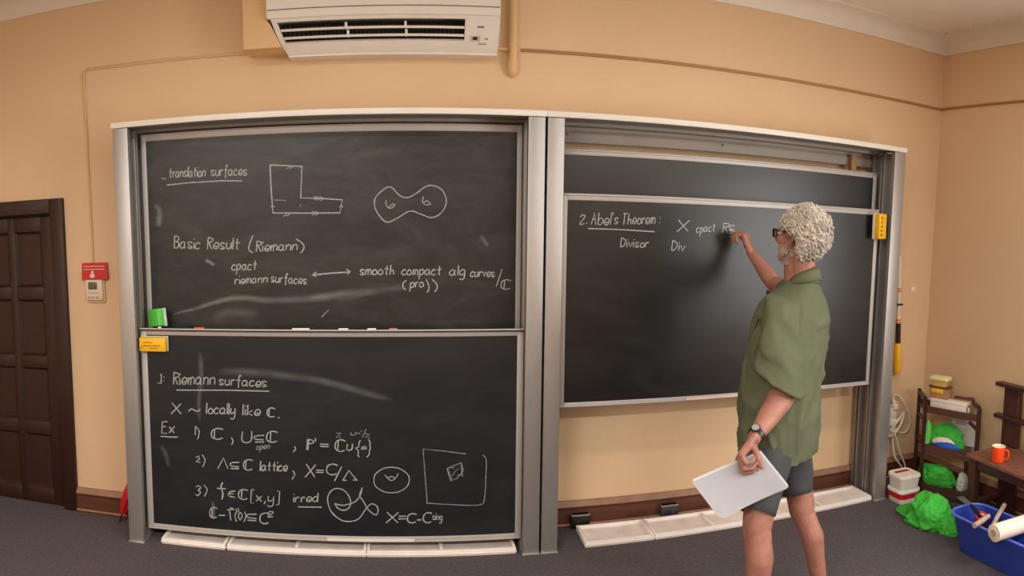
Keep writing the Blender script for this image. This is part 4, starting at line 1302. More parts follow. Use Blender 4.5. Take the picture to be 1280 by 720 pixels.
t2 = [(3.24, -0.03, 0.30), (3.25, -0.06, 0.17), (3.30, -0.07, 0.10), (3.36, -0.055, 0.02), (3.40, -0.09, 0.008)]
MB().tube(catmull(t2, 6), 0.006, 8).build('cable', M['white_plastic'], t)

# two stacked tubs
def tub(z0, h, label, cx=3.062, cy=-0.392, hx=0.086, hy=0.080):
    t = thing('food_tub', (cx, cy, z0), label, 'tub')
    def rr(sc, z, n=8):
        out = []
        for (sx, sy, a0) in ((1, 1, 0), (-1, 1, PI / 2), (-1, -1, PI), (1, -1, 3 * PI / 2)):
            for k in range(n):
                a = a0 + k / (n - 1) * PI / 2
                rc = 0.032 * sc
                out.append(Vector((cx + sx * (hx * sc - rc) + rc * math.cos(a), cy + sy * (hy * sc - rc) + rc * math.sin(a), z)))
        return out
    MB().rings([rr(0.86, z0), rr(0.89, z0 + 0.006), rr(0.97, z0 + h - 0.018)]).build('tub_body', M['white_plastic'], t)
    k0, k1 = 0.35, 0.72
    sc = lambda z: 0.89 + (z - z0 - 0.006) / (h - 0.024) * 0.08 + 0.008
    za, zb = z0 + h * k0, z0 + h * k1
    MB().rings([rr(sc(za), za), rr(sc(zb), zb)], cap=False).build('red_band', M['red'], t)
    MB().rings([rr(0.99, z0 + h - 0.022), rr(1.03, z0 + h - 0.020), rr(1.03, z0 + h - 0.008), rr(1.0, z0 + h - 0.002), rr(0.90, z0 + h), rr(0.88, z0 + h - 0.003)]).build('lid', M['card'], t)
    return t, rr
tub(0.0, 0.094, 'lower of the two stacked white tubs with a red band, on the floor')
t, rr = tub(0.094, 0.094, 'upper of the two stacked white tubs, red stripe on its lid')
for ch in list(t.children):
    if ch.name.startswith('red_band'):
        bpy.data.objects.remove(ch)
MB().box((3.005, -0.376, 0.1845), (3.118, -0.346, 0.1865), 0.0).build('lid_stripe', M['red'], t, smooth=False)

# ---- wooden trolley
U = Vector((0.354, -0.935, 0)); N_ = Vector((0.935, 0.354, 0)); A_ = Vector((3.232, -0.365, 0))
SK = Vector((0.105, 0.185, 0))
def cp(a, b, z): return A_ + U * a + SK * b + Vector((0, 0, z))
def cbox(mb, a0, a1, b0, b1, z0, z1):
    mb.rings([[cp(a0, b0, z0), cp(a1, b0, z0), cp(a1, b1, z0), cp(a0, b1, z0)], [cp(a0, b0, z1), cp(a1, b0, z1), cp(a1, b1, z1), cp(a0, b1, z1)]])
t = thing('shelf_trolley', cp(0.2, 0.5, 0), 'narrow dark brown three-shelf wooden trolley in the corner', 'trolley')
LEN = 0.396
for a, b, top in ((0, 0, 0.66), (0, 1, 0.68), (LEN, 0, 0.66), (LEN, 1, 0.68)):
    m = MB()
    cbox(m, a - 0.012, a + 0.014, b - 0.06, b + 0.06, 0, top)
    m.build('post', M['furniture'], t, smooth=False)
for a in (0, LEN):
    m = MB()
    cbox(m, a - 0.012, a + 0.014, 0.05, 0.95, 0.648, 0.672)
    m.build('handle_rail', M['furniture'], t, smooth=False)
    m = MB()
    cbox(m, a - 0.008, a + 0.010, 0.05, 0.95, 0.50, 0.522)
    m.build('side_stretcher', M['furniture'], t, smooth=False)
for z0, z1, zs in ((0.568, 0.612, 0.585), (0.292, 0.350, 0.345), (0.015, 0.078, 0.070)):
    m = MB()
    cbox(m, 0.0, LEN, 0.0, 1.0, zs - 0.016, zs)
    sh = m.build('shelf', M['cart_wood'], t, smooth=False)
    m = MB()
    cbox(m, 0.012, LEN - 0.012, -0.03, 0.05, z0, z1)
    m.build('apron', M['cart_wood'], sh, smooth=False)
    m = MB()
    cbox(m, 0.012, LEN - 0.012, 0.96, 1.03, z0, z1)
    m.build('apron', M['cart_wood'], sh, smooth=False)

def ub(mb, a0, a1, n0, n1, z0, z1, bev=0.003, rot=0.0):
    """Box square to the trolley's front: a along it, n into it."""
    Mx = Matrix((U, N_, Vector((0, 0, 1)))).transposed().to_4x4()
    Mx.translation = A_ + Vector((0, 0, 0))
    c = Vector(((a0 + a1) / 2, (n0 + n1) / 2, 0))
    return mb.box((a0, n0, z0), (a1, n1, z1), bev, Mx @ Matrix.Translation(c) @ Matrix.Rotation(rot, 4, 'Z') @ Matrix.Translation(-c))
t = thing('white_box', cp(0.15, 0.5, 0.586), 'long white cardboard box on the top shelf of the trolley', 'box')
ub(MB(), 0.018, 0.285, 0.035, 0.10, 0.586, 0.655).build('carton', M['card'], t)
ub(MB(), 0.016, 0.287, 0.033, 0.102, 0.640, 0.662, 0.002).build('lid', M['card'], t)
ub(MB(), 0.2865, 0.2880, 0.045, 0.09, 0.60, 0.635, 0).build('grey_label', M['grey_mark'], t, smooth=False)
t = thing('cardboard_tub', cp(0.07, 0.7, 0.662), 'open brown box with a dark rim standing on the white box', 'box')
ub(MB(), 0.000, 0.135, 0.048, 0.118, 0.6625, 0.735).build('carton', M['brown_card'], t)
ub(MB(), -0.008, 0.143, 0.042, 0.124, 0.735, 0.745, 0.003).build('rim', M['cart_wood'], t)
ub(MB(), 0.016, 0.105, 0.0445, 0.049, 0.700, 0.728, 0.002).build('yellow_label', M['yellow'], t)
t = thing('cream_container', cp(0.06, 0.7, 0.745), 'cream plastic container with a pale lid, topmost of the pile on the trolley', 'container')
Mx = Matrix((U, N_, Vector((0, 0, 1)))).transposed().to_4x4(); Mx.translation = A_ + U * 0.062 + N_ * 0.085 + Vector((0, 0, 0.7455))
def rr4(hx, hy, z, r=0.012):
    out = []
    for (sx, sy, a0) in ((1, 1, 0), (-1, 1, PI / 2), (-1, -1, PI), (1, -1, 3 * PI / 2)):
        for k in range(5):
            a = a0 + k / 4 * PI / 2
            out.append(Mx @ Vector((sx * (hx - r) + r * math.cos(a), sy * (hy - r) + r * math.sin(a), z)))
    return out
MB().rings([rr4(0.052, 0.034, 0), rr4(0.060, 0.038, 0.042)]).build('container_body', mat('yellowish_plastic', lin(214, 178, 92), 0.5), t)
MB().rings([rr4(0.066, 0.043, 0.040), rr4(0.068, 0.045, 0.046), rr4(0.066, 0.043, 0.062), rr4(0.056, 0.034, 0.065)]).build('lid', M['cream_plastic'], t)
t = thing('flat_carton', cp(0.22, 0.8, 0.586), 'flat brown carton standing behind the white box on the trolley', 'box')
ub(MB(), 0.165, 0.300, 0.108, 0.135, 0.586, 0.675).build('carton', M['brown_card'], t)
ub(MB(), 0.160, 0.302, 0.104, 0.139, 0.672, 0.684, 0.002).build('lid', M['cart_wood'], t)
t = thing('small_bottle', cp(0.34, 0.5, 0.586), 'small cloudy bottle at the right end of the trolley\'s top shelf', 'bottle')
MB().lathe([(0.013, 0), (0.015, 0.003), (0.015, 0.035), (0.007, 0.046), (0.007, 0.052)], 14, Matrix.Translation(cp(0.345, 0.45, 0.5855))).build('bottle_body', M['clear'], t)
MB().lathe([(0.008, 0.052), (0.008, 0.062)], 12, Matrix.Translation(cp(0.345, 0.45, 0.5855))).build('cap', M['black'], t)

def lump(mb, c, r, seed, amp=0.25, fold=3.0, Mr=None, flat=0.0, seg=40):
    """A slack fabric heap: a squashed ball pushed about by ridged noise, its underside flat."""
    t = bmesh.new()
    bmesh.ops.create_icosphere(t, subdivisions=5, radius=1)
    for f in t.faces: f.smooth = True
    for v in t.verts:
        d = v.co.normalized()
        n1 = noise.noise(d * fold * 0.5 + Vector((seed, 0, 0)))
        n2 = 1 - abs(noise.noise(d * fold + Vector((0, seed, 0)))) * 2
        n3 = 1 - abs(noise.noise(d * fold * 2.3 + Vector((0, 0, seed)))) * 2
        s = 1 + amp * n1 + amp * 0.55 * n2 + amp * 0.40 * n3 + amp * 0.12 * noise.noise(d * fold * 6)
        v.co = Vector((d.x * r[0] * s, d.y * r[1] * s, d.z * r[2] * s))
        if v.co.z < -flat: v.co.z = -flat
    if Mr is not None: t.transform(Mr)
    t.transform(Matrix.Translation(c))
    mb._take(t)
    return mb
CR = Matrix.Rotation(math.atan2(U.y, U.x), 4, 'Z')
o = MB(); lump(o, cp(0.195, 0.58, 0.346 + 0.04), (0.125, 0.034, 0.085), 3.1, 0.3, 2.5, CR, 0.04)
tag(o.build('fabric_bag', M['green_cloth'], angle=60), 'bright green fabric bag on the middle shelf of the trolley', 'bag')
o = MB(); lump(o, cp(0.042, 0.30, 0.346 + 0.045), (0.026, 0.026, 0.095), 8.3, 0.3, 2.2, CR, 0.045)
tag(o.build('fabric_bag', mat('light_green_fabric', lin(112, 206, 92), 0.75, var=0.12, scale=14), angle=60), 'light green bag hanging out at the left end of the middle shelf', 'bag')
t = thing('wipes_packet', cp(0.2, 0.2, 0.346), 'blue and white soft packet lying in front of the green bag on the middle shelf', 'packet')
o = MB(); lump(o, cp(0.185, 0.14, 0.346 + 0.012), (0.090, 0.020, 0.026), 2.2, 0.15, 2.0, CR, 0.0118); o.build('packet_body', M['blue_pack'], t, angle=60)
o = MB(); lump(o, cp(0.165, 0.22, 0.346 + 0.030), (0.076, 0.018, 0.030), 5.2, 0.15, 2.0, CR, 0.018); o.build('white_flap', M['card'], t, angle=60)
t = thing('leaning_card', cp(0.2, 0.9, 0.346), 'white printed card leaning at the back of the middle shelf', 'card')
ub(MB(), 0.135, 0.325, 0.150, 0.155, 0.346, 0.545, 0.001).build('sheet', mat('pale_grey_card', lin(206, 200, 196), 0.7), t)
m = MB()
for k, (a0, a1) in enumerate(((0.165, 0.18), (0.185, 0.29), (0.165, 0.25))):
    ub(m, a0, a1, 0.1485, 0.1502, 0.50 - 0.012 * (k // 2) , 0.505 - 0.012 * (k // 2), 0)
m.build('print', M['grey_mark'], t, smooth=False)
o = MB(); lump(o, cp(0.150, 0.45, 0.071 + 0.045), (0.120, 0.048, 0.072), 6.4, 0.28, 2.6, CR, 0.045)
tag(o.build('fabric_bag', M['green_cloth'], angle=60), 'green fabric bag folded on the bottom shelf of the trolley', 'bag')
o = MB(); lump(o, cp(0.342, 0.45, 0.071 + 0.04), (0.030, 0.045, 0.070), 9.4, 0.25, 2.6, CR, 0.04)
tag(o.build('plastic_bag', M['clear'], angle=60), 'cloudy plastic bag at the right end of the bottom shelf', 'bag')
o = MB(); lump(o, Vector((2.955, -0.79, 0.045)), (0.10, 0.125, 0.12), 12.7, 0.34, 1.9, Matrix.Rotation(0.5, 4, 'Z'), 0.045)
lump(o, Vector((2.94, -0.62, 0.02)), (0.05, 0.09, 0.03), 4.4, 0.3, 1.8, Matrix.Rotation(0.4, 4, 'Z'), 0.02)
lump(o, Vector((2.985, -0.93, 0.028)), (0.075, 0.075, 0.055), 5.9, 0.3, 2.1, None, 0.028)
tag(o.build('fabric_bag', M['green_cloth'], angle=60), 'crumpled bright green fabric bag on the floor by the blue basin', 'bag')

# ---- blue basin and the things lying in it
t = thing('basin', (2.92, -1.43, 0), 'oblong blue plastic basin on the floor under the chair', 'basin')
def basin_ring(x0, x1, y0, y1, z, r):
    out = []
    for (cx, cy, a0) in ((x1 - r, y1 - r, 0), (x0 + r, y1 - r, PI / 2), (x0 + r, y0 + r, PI), (x1 - r, y0 + r, 3 * PI / 2)):
        for k in range(10):
            a = a0 + k / 9 * PI / 2
            out.append(Vector((cx + r * math.cos(a), cy + r * math.sin(a), z)))
    return out
MB().rings([basin_ring(2.845, 3.005, -1.79, -1.140, 0.0, 0.07), basin_ring(2.835, 3.015, -1.80, -1.125, 0.006, 0.075), basin_ring(2.803, 3.046, -1.835, -1.078, 0.212, 0.085), basin_ring(2.809, 3.040, -1.829, -1.084, 0.212, 0.08), basin_ring(2.841, 3.009, -1.794, -1.131, 0.012, 0.07)]).build('basin_body', M['blue'], t, angle=50)
ring = basin_ring(2.799, 3.050, -1.839, -1.074, 0.212, 0.087)
MB().tube(ring, 0.0075, 8, closed=True).build('rim', mat('blue_rim_plastic', lin(92, 112, 214), 0.3), t)
o = MB().tube([(2.70, -1.530, 0.2665), (2.703, -1.530, 0.2665), (3.125, -1.560, 0.2665)], [0.040, 0.045, 0.045], 28)
roll = thing('paper_roll', (2.91, -1.55, 0.22), 'thick off-white roll lying across the blue basin', 'roll')
o.build('roll_body', mat('offwhite_roll', lin(232, 214, 200), 0.8, var=0.04), roll)
MB().tube([(2.6985, -1.530, 0.2665), (2.702, -1.530, 0.2665)], [0.018, 0.018], 18).build('core_end', mat('grey_core', lin(170, 160, 130), 0.8), roll)
o = MB().tube([(2.745, -1.350, 0.2345), (2.83, -1.325, 0.2345), (2.905, -1.303, 0.2345)], [0.014, 0.015, 0.013], 12)
tag(o.build('wooden_dowel', M['stick']), 'short pale wooden handle poking out over the front of the basin', 'handle')
o = MB().tube([(2.850, -1.372, 0.185), (2.97, -1.31, 0.216), (3.10, -1.245, 0.2335)], [0.011, 0.013, 0.014], 12)
tag(o.build('wooden_stick', M['stick']), 'pale wooden stick leaning against the back of the basin', 'stick')
t = thing('knife', (2.93, -1.12, 0.21), 'silver knife with black handle propped on the end of the basin', 'knife')
MB().prism([(2.950, -1.000, 0.240), (2.944, -1.06, 0.262), (2.936, -1.135, 0.247), (2.937, -1.135, 0.224), (2.945, -1.06, 0.226)], (0.003, 0, 0)).build('blade', M['steel'], t, smooth=False)
MB().tube([(2.938, -1.130, 0.236), (2.928, -1.18, 0.222), (2.915, -1.235, 0.205)], [0.009, 0.012, 0.010], 10).build('handle', M['black'], t)
t = thing('tape_roll', (2.935, -1.222, 0.19), 'red tape roll with a white core inside the basin', 'tape')
Rm = Matrix.Translation((2.935, -1.222, 0.19)) @ Euler((0.5, -0.3, 0)).to_matrix().to_4x4()
MB().lathe([(0.020, -0.012), (0.036, -0.012), (0.036, 0.012), (0.020, 0.012), (0.020, -0.012)], 24, Rm, cap=False).build('tape', M['red'], t)
MB().lathe([(0.017, -0.013), (0.020, -0.013), (0.020, 0.013), (0.017, 0.013), (0.017, -0.013)], 24, Rm, cap=False).build('core', M['card'], t)
o = MB().tube([(2.865, -1.35, 0.2), (2.885, -1.41, 0.196)], [0.006, 0.004], 8)
tag(o.build('white_peg', M['card']), 'thin white peg lying in the basin below the wooden handle', 'peg')
for i, (x, y, z) in enumerate(((2.93, -1.30, 0.10),)):
    o = MB(); lump(o, Vector((x, y, z - 0.0)), (0.06, 0.10, 0.058), 3.3, 0.1, 2, None, 0.0875)
    tag(o.build('dark_cloth', M['black'], angle=60), 'dark cloth heaped at the bottom of the basin', 'cloth')

# ---- wooden chair and the mug on it
t = thing('wooden_chair', (3.3, -1.2, 0), 'dark brown heavy wooden chair with a two-rail back by the right wall', 'chair')
edge = [(3.116, -0.893), (3.112, -0.95), (3.118, -1.02), (3.106, -1.10), (3.100, -1.20), (3.094, -1.30), (3.088, -1.40), (3.082, -1.52)]
out = [(x, y) for x, y in edge] + [(3.46, -1.52), (3.46, -0.90)]
m = MB()
def inset(p, d): return (p[0] + (d if p[0] < 3.3 else -d), p[1] + (-d if p[1] > -1.2 else d))
m.rings([[Vector((*inset(p, 0.012), 0.418)) for p in out], [Vector((*p, 0.424)) for p in out], [Vector((*p, 0.440)) for p in out], [Vector((*inset(p, 0.010), 0.450)) for p in out]])
m.build('seat', M['seat_wood'], t, angle=30)
for (x, y) in ((3.150, -0.940), (3.150, -1.470)):
    MB().box((x - 0.026, y - 0.026, 0), (x + 0.026, y + 0.026, 0.418), 0.004).build('leg', M['furniture'], t)
for y in (-0.955, -1.465):
    MB().box((3.425, y - 0.062, 0), (3.472, y + 0.062, 0.845), 0.005).build('back_post', M['furniture'], t)
MB().bar((3.425, -0.838, 0.842), (3.425, -1.58, 0.842), 0.066, 0.026, 0.006, (0, 0, 1)).build('back_rail', M['furniture'], t)
MB().bar((3.412, -0.848, 0.640), (3.412, -1.57, 0.640), 0.056, 0.026, 0.006, (0, 0, 1)).build('back_rail', M['furniture'], t)
MB().box((3.135, -1.45, 0.355), (3.160, -0.96, 0.418), 0.003).build('seat_apron', M['furniture'], t)
MB().box((3.15, -0.955, 0.355), (3.43, -0.930, 0.418), 0.003).build('seat_apron', M['furniture'], t)
MB().box((3.16, -0.952, 0.12), (3.43, -0.930, 0.155), 0.003).build('stretcher', M['furniture'], t)
t = thing('mug', (3.150, -1.125, 0.45), 'orange mug with cream inside standing on the wooden chair', 'mug')
Rm = Matrix.Translation((3.150, -1.125, 0.4502))
MB().lathe([(0.001, 0), (0.030, 0), (0.036, 0.003), (0.040, 0.02), (0.041, 0.092), (0.0405, 0.0935)], 30, Rm, cap=False).build('mug_body', M['orange'], t)
MB().lathe([(0.0405, 0.0935), (0.041, 0.096), (0.038, 0.097), (0.036, 0.094), (0.034, 0.03), (0.02, 0.02), (0.001, 0.02)], 30, Rm, cap=False).build('mug_lining', M['cream_glaze'], t)
hd = Vector((0.35, -0.94, 0))
c0 = Vector((3.150, -1.125, 0.4502))
MB().tube(catmull([c0 + hd * 0.037 + Vector((0, 0, 0.078)), c0 + hd * 0.058 + Vector((0, 0, 0.075)), c0 + hd * 0.066 + Vector((0, 0, 0.05)), c0 + hd * 0.058 + Vector((0, 0, 0.026)), c0 + hd * 0.037 + Vector((0, 0, 0.022))], 5), 0.0065, 8).build('handle', M['orange'], t)
# ------------------------------------------------------------------ the man writing on the board
man = thing('person', (1.65, -1.27, 0), 'grey-haired person in olive shirt and dark shorts writing on the right board', 'person')
V3 = lambda *a: Vector(a)
F_T = V3(-0.55, 0.835, 0).normalized()          # the way his chest faces
LAT = V3(F_T.y, -F_T.x, 0)                      # towards his right shoulder
F_H = V3(-0.46, 0.888, 0).normalized()          # the way his face points
L_H = V3(F_H.y, -F_H.x, 0)
ZU = V3(0, 0, 1)
S = V3(1.776, -1.0, 1.728)
def hp(f, l, z):                                # a point in head space
    return S + F_H * f + L_H * l + ZU * z
HM = Matrix((F_H, -L_H, ZU)).transposed().to_4x4()   # ellipsoid axes: forward, left, up

def hand(mb, W, hd, n, curls, thumb, size=1.0, spread=0.0):
    """Palm and five separate fingers. hd: wrist to knuckles, n: the way the palm faces; index side first."""
    hd = hd.normalized(); n = (n - hd * n.dot(hd)).normalized()
    s = hand.side * hd.cross(n)
    k = size
    bases, tips = [], []
    lens = ((0.045, 0.027, 0.021), (0.049, 0.030, 0.022), (0.045, 0.028, 0.021), (0.036, 0.021, 0.019))
    for i in range(4):
        off = (i - 1.45) * 0.0205 * k
        K = W + hd * (0.092 - (0.0, -0.004, 0.0, 0.008)[i]) * k + s * off
        mb.cap(W + s * off * 0.55, 0.0165 * k, K, 0.0125 * k, 12)
        mb.cap(W + hd * 0.04 * k + s * off * 0.8 + n * 0.006, 0.015 * k, K + n * 0.003, 0.012 * k, 12)
        p = K
        ang = 0
        r = (0.0098, 0.0102, 0.0097, 0.0088)[i] * k
        for j in range(3):
            ang += curls[i][j]
            a = math.radians(ang)
            d = hd * math.cos(a) + n * math.sin(a) + s * (spread * (i - 1.5) * 0.06)
            q = p + d.normalized() * lens[i][j] * k
            mb.cap(p, r * (1.08 if j == 0 else 1.0), q, r * (0.95 if j < 2 else 0.82), 12)
            p = q
            r *= 0.93
        tips.append(p)
    # ball of the thumb and the thumb itself
    mb.ell(W + hd * 0.038 * k - s * 0.022 * k + n * 0.012, (0.021 * k, 0.021 * k, 0.021 * k), 14)
    t = [W + hd * 0.022 * k - s * 0.020 * k + n * 0.008] + thumb
    rr = (0.016, 0.0125, 0.0112, 0.0088)
    for j in range(len(t) - 1):
        mb.cap(t[j], rr[j] * k, t[j + 1], rr[j + 1] * k, 12)
    return tips

b = MB()
# head
b.ell(hp(-0.012, 0, 0.030), (0.098, 0.077, 0.093), 28, HM)
b.ell(hp(0.022, 0, -0.038), (0.070, 0.062, 0.082), 24, HM)
b.ell(hp(0.066, 0, -0.098), (0.026, 0.030, 0.022), 16, HM)
for sd in (-1, 1):
    b.ell(hp(0.064, sd * 0.043, -0.022), (0.026, 0.022, 0.026), 14, HM)
    b.cap(hp(0.082, sd * 0.012, 0.034), 0.015, hp(0.068, sd * 0.046, 0.032), 0.013)
    b.cap(hp(0.03, sd * 0.058, -0.075), 0.022, hp(0.066, sd * 0.02, -0.098), 0.02)
    # ear: flat shell, rolled rim, lobe
    eb = hp(-0.012, sd * 0.076, -0.012)
    b.ell(eb - F_H * 0.006, (0.016, 0.007, 0.028), 16, HM @ Matrix.Rotation(sd * 0.35, 4, 'Z'))
    rim = [hp(0.004, sd * 0.079, -0.004), hp(0.001, sd * 0.088, 0.018), hp(-0.015, sd * 0.097, 0.029), hp(-0.033, sd * 0.102, 0.018), hp(-0.036, sd * 0.099, -0.006), hp(-0.026, sd * 0.092, -0.028), hp(-0.012, sd * 0.085, -0.044)]
    b.tube(catmull(rim, 4), 0.0062, 8)
    b.ell(hp(-0.012, sd * 0.084, -0.044), (0.010, 0.007, 0.011), 10, HM)
b.cap(hp(0.088, 0, 0.028), 0.009, hp(0.116, 0, -0.018), 0.0125)
b.cap(hp(0.098, -0.012, -0.026), 0.009, hp(0.098, 0.012, -0.026), 0.009)
b.ell(hp(0.112, 0, -0.022), (0.014, 0.012, 0.011), 12, HM)
b.cap(hp(0.088, -0.018, -0.058), 0.007, hp(0.088, 0.018, -0.058), 0.007)
b.cap(hp(0.086, -0.016, -0.069), 0.0075, hp(0.086, 0.016, -0.069), 0.0075)
# neck and trunk
b.cap(hp(0.012, 0, -0.080), 0.054, V3(1.788, -0.99, 1.50), 0.060, 20)
b.cap(hp(-0.028, 0, -0.06), 0.060, V3(1.806, -1.015, 1.50), 0.064, 20)
b.cap(V3(1.812, -1.02, 1.52), 0.062, V3(1.765, -1.03, 1.38), 0.085, 20)
TM = Matrix((F_T, -LAT, ZU)).transposed().to_4x4()
b.ell(V3(1.725, -1.05, 1.28), (0.125, 0.185, 0.21), 24, TM)
b.ell(V3(1.68, -1.085, 1.05), (0.125, 0.170, 0.22), 24, TM)
b.ell(V3(1.655, -1.115, 0.87), (0.12, 0.170, 0.13), 24, TM)
RS, LS = V3(1.905, -0.895, 1.430), V3(1.612, -1.150, 1.372)
b.cap(V3(1.79, -1.02, 1.40), 0.055, RS, 0.050)
b.cap(V3(1.74, -1.04, 1.39), 0.055, LS, 0.045)
# right arm raised to the board
RE, RW = V3(1.893, -0.590, 1.462), V3(1.842, -0.405, 1.620)
b.cap(RS, 0.050, RE, 0.043)
dv = RW - RE
b.cap(RE, 0.043, RE + dv * 0.28, 0.044, 18)
b.cap(RE + dv * 0.28, 0.044, RE + dv * 0.72, 0.033, 18)
b.cap(RE + dv * 0.72, 0.033, RW, 0.027, 18)
b.ell(RE + V3(0.012, -0.018, -0.016), (0.022, 0.022, 0.022), 12)
hand.side = 1
rt_tip = V3(1.757, -0.288, 1.690)
tipsR = hand(b, RW, V3(-0.19, 0.38, 0.95), V3(-0.70, 0.62, -0.40), ((52, 40, 12), (62, 64, 26), (70, 76, 40), (74, 78, 45)),
             [V3(1.806, -0.392, 1.684), V3(1.793, -0.348, 1.708), V3(1.785, -0.306, 1.722)], 1.10)
# left arm hanging, papers in the hand
LE, LW = V3(1.612, -1.238, 1.058), V3(1.386, -1.375, 0.905)
b.cap(LS, 0.045, LE, 0.047, 18)
dv = LW - LE
b.cap(LE, 0.052, LE + dv * 0.22, 0.059, 18)
b.cap(LE + dv * 0.22, 0.059, LE + dv * 0.62, 0.046, 18)
b.cap(LE + dv * 0.62, 0.046, LW, 0.030, 18)
b.ell(LE + V3(0.030, -0.010, 0.0), (0.024, 0.024, 0.026), 12)
hand.side = 1
tipsL = hand(b, LW, V3(-0.70, -0.13, -0.70), V3(0.54, -0.62, -0.55), ((55, 66, 44), (58, 70, 46), (60, 72, 48), (64, 72, 48)),
             [V3(1.372, -1.418, 0.862), V3(1.378, -1.436, 0.828), V3(1.388, -1.440, 0.800)], 1.14, -0.3)
# legs and feet
for H, K, C, A, toe, rs in ((V3(1.575, -1.185, 0.86), V3(1.450, -1.315, 0.490), V3(1.450, -1.352, 0.36), V3(1.442, -1.345, 0.085), V3(1.345, -1.200, 0.035), (0.092, 0.064, 0.061, 0.060, 0.037)),
                            (V3(1.735, -1.065, 0.86), V3(1.780, -1.150, 0.450), V3(1.818, -1.195, 0.33), V3(1.868, -1.205, 0.085), V3(1.765, -1.060, 0.035), (0.090, 0.060, 0.055, 0.054, 0.036))):
    b.cap(H, rs[0], K, rs[1], 20)
    b.cap(K, rs[2], C, rs[3], 18)
    b.cap(C, rs[3], C.lerp(A, 0.55), rs[3] * 0.78, 18)
    b.cap(C.lerp(A, 0.55), rs[3] * 0.78, A, rs[4], 18)
    b.cap(A + V3(0, 0, -0.03), 0.036, toe, 0.028, 14)
    b.cap(A + V3(0, 0, -0.03), 0.034, A + V3(0.02, -0.03, -0.045), 0.028, 14)
body = b.build('body', M['skin'], None)
remesh(body, 0.0042, 5, 0.45)
# fine muscle, vein and crease relief
me = body.data
normals_ = [v.normal.copy() for v in me.vertices]
for v, nv in zip(me.vertices, normals_):
    c = v.co.copy()
    d = noise.noise(c * 22) * 0.0012 + noise.noise(c * 60) * 0.0005
    if c.z < 0.6: d += noise.noise(V3(c.x * 26, c.y * 26, c.z * 9)) * 0.003
    v.co = c + nv * d
adopt(body, man)
for sd in (-1, 1):
    e = MB().ell(hp(0.079, sd * 0.032, 0.012), (0.0125, 0.0125, 0.0125), 14).build('eye', M['card'], man)

# hair: a scalp cap with loose curls over it
rnd = random.Random(11)
HC = hp(-0.038, 0.0, 0.012)
HR = V3(0.138, 0.121, 0.148)
def hair_ok(d):
    """d = (forward, right, up) unit vector from the hair centre."""
    f, l, z = d
    if z < -0.88: return False
    if z < 0.02 and f > -0.20 - 0.25 * (z + 0.10): return False     # face, ears and side of the neck stay bare
    if z < 0.10 and f > 0.02: return False
    if f > 0.80 and z < 0.55: return False
    if f > 0.55 and z < 0.26: return False
    return True
h = MB()
t = bmesh.new()
bmesh.ops.create_icosphere(t, subdivisions=5, radius=1)
for f in t.faces: f.smooth = True
for v in t.verts:
    d = v.co.normalized()
    k = 0.90 + 0.08 * noise.noise(d * 2.6) + 0.05 * noise.noise(d * 7)
    v.co = HC + F_H * d.x * HR.x * k + L_H * d.y * HR.y * k + ZU * d.z * HR.z * k
    v.index
bad = [v for v in t.verts if not hair_ok(((v.co - HC).dot(F_H) / HR.x / 0.9, (v.co - HC).dot(L_H) / HR.y / 0.9, (v.co - HC).z / HR.z / 0.9))]
bmesh.ops.delete(t, geom=bad, context='VERTS')
h._take(t)
n = 0
EARS = [hp(-0.014, sd * 0.088, -0.010) for sd in (-1, 1)]
crown = (-F_H * 0.35 + ZU * 0.94).normalized()
while n < 1300:
    d = V3(rnd.gauss(0, 1), rnd.gauss(0, 1), rnd.gauss(0, 1)).normalized()
    if not hair_ok(d): continue
    n += 1
    kk = 0.86 + 0.09 * noise.noise(d * 2.6)
    base = HC + F_H * d.x * HR.x * kk + L_H * d.y * HR.y * kk + ZU * d.z * HR.z * kk
    if min((base - e).length for e in EARS) < 0.040: continue
    out = (F_H * d.x + L_H * d.y + ZU * d.z).normalized()
    flow = -crown + V3(rnd.gauss(0, 0.55), rnd.gauss(0, 0.55), rnd.gauss(0, 0.45))
    flow = (flow - out * flow.dot(out)).normalized()          # locks run down from the crown, over the surface
    side = out.cross(flow)
    L = rnd.uniform(0.022, 0.050)
    amp = rnd.uniform(0.004, 0.009)
    ph = rnd.uniform(0, 6.28)
    lift = rnd.uniform(0.002, 0.013)
    pts = []
    for k in range(10):
        f = k / 9
        a = ph + f * rnd.uniform(6.5, 7.5)
        pts.append(base + flow * L * (f - 0.3) + out * (lift * math.sin(PI * min(1, f * 1.15)) + amp * 0.7 * math.cos(a)) + side * amp * math.sin(a) - out * 0.010 * (f - 0.3) ** 2)
    rad = rnd.uniform(0.0030, 0.0058)
    h.tube(pts, [rad * (0.35 + 0.65 * math.sin(PI * (0.12 + 0.82 * k / 9))) for k in range(10)], 6)
h.build('hair', M['hair'], man, angle=80)

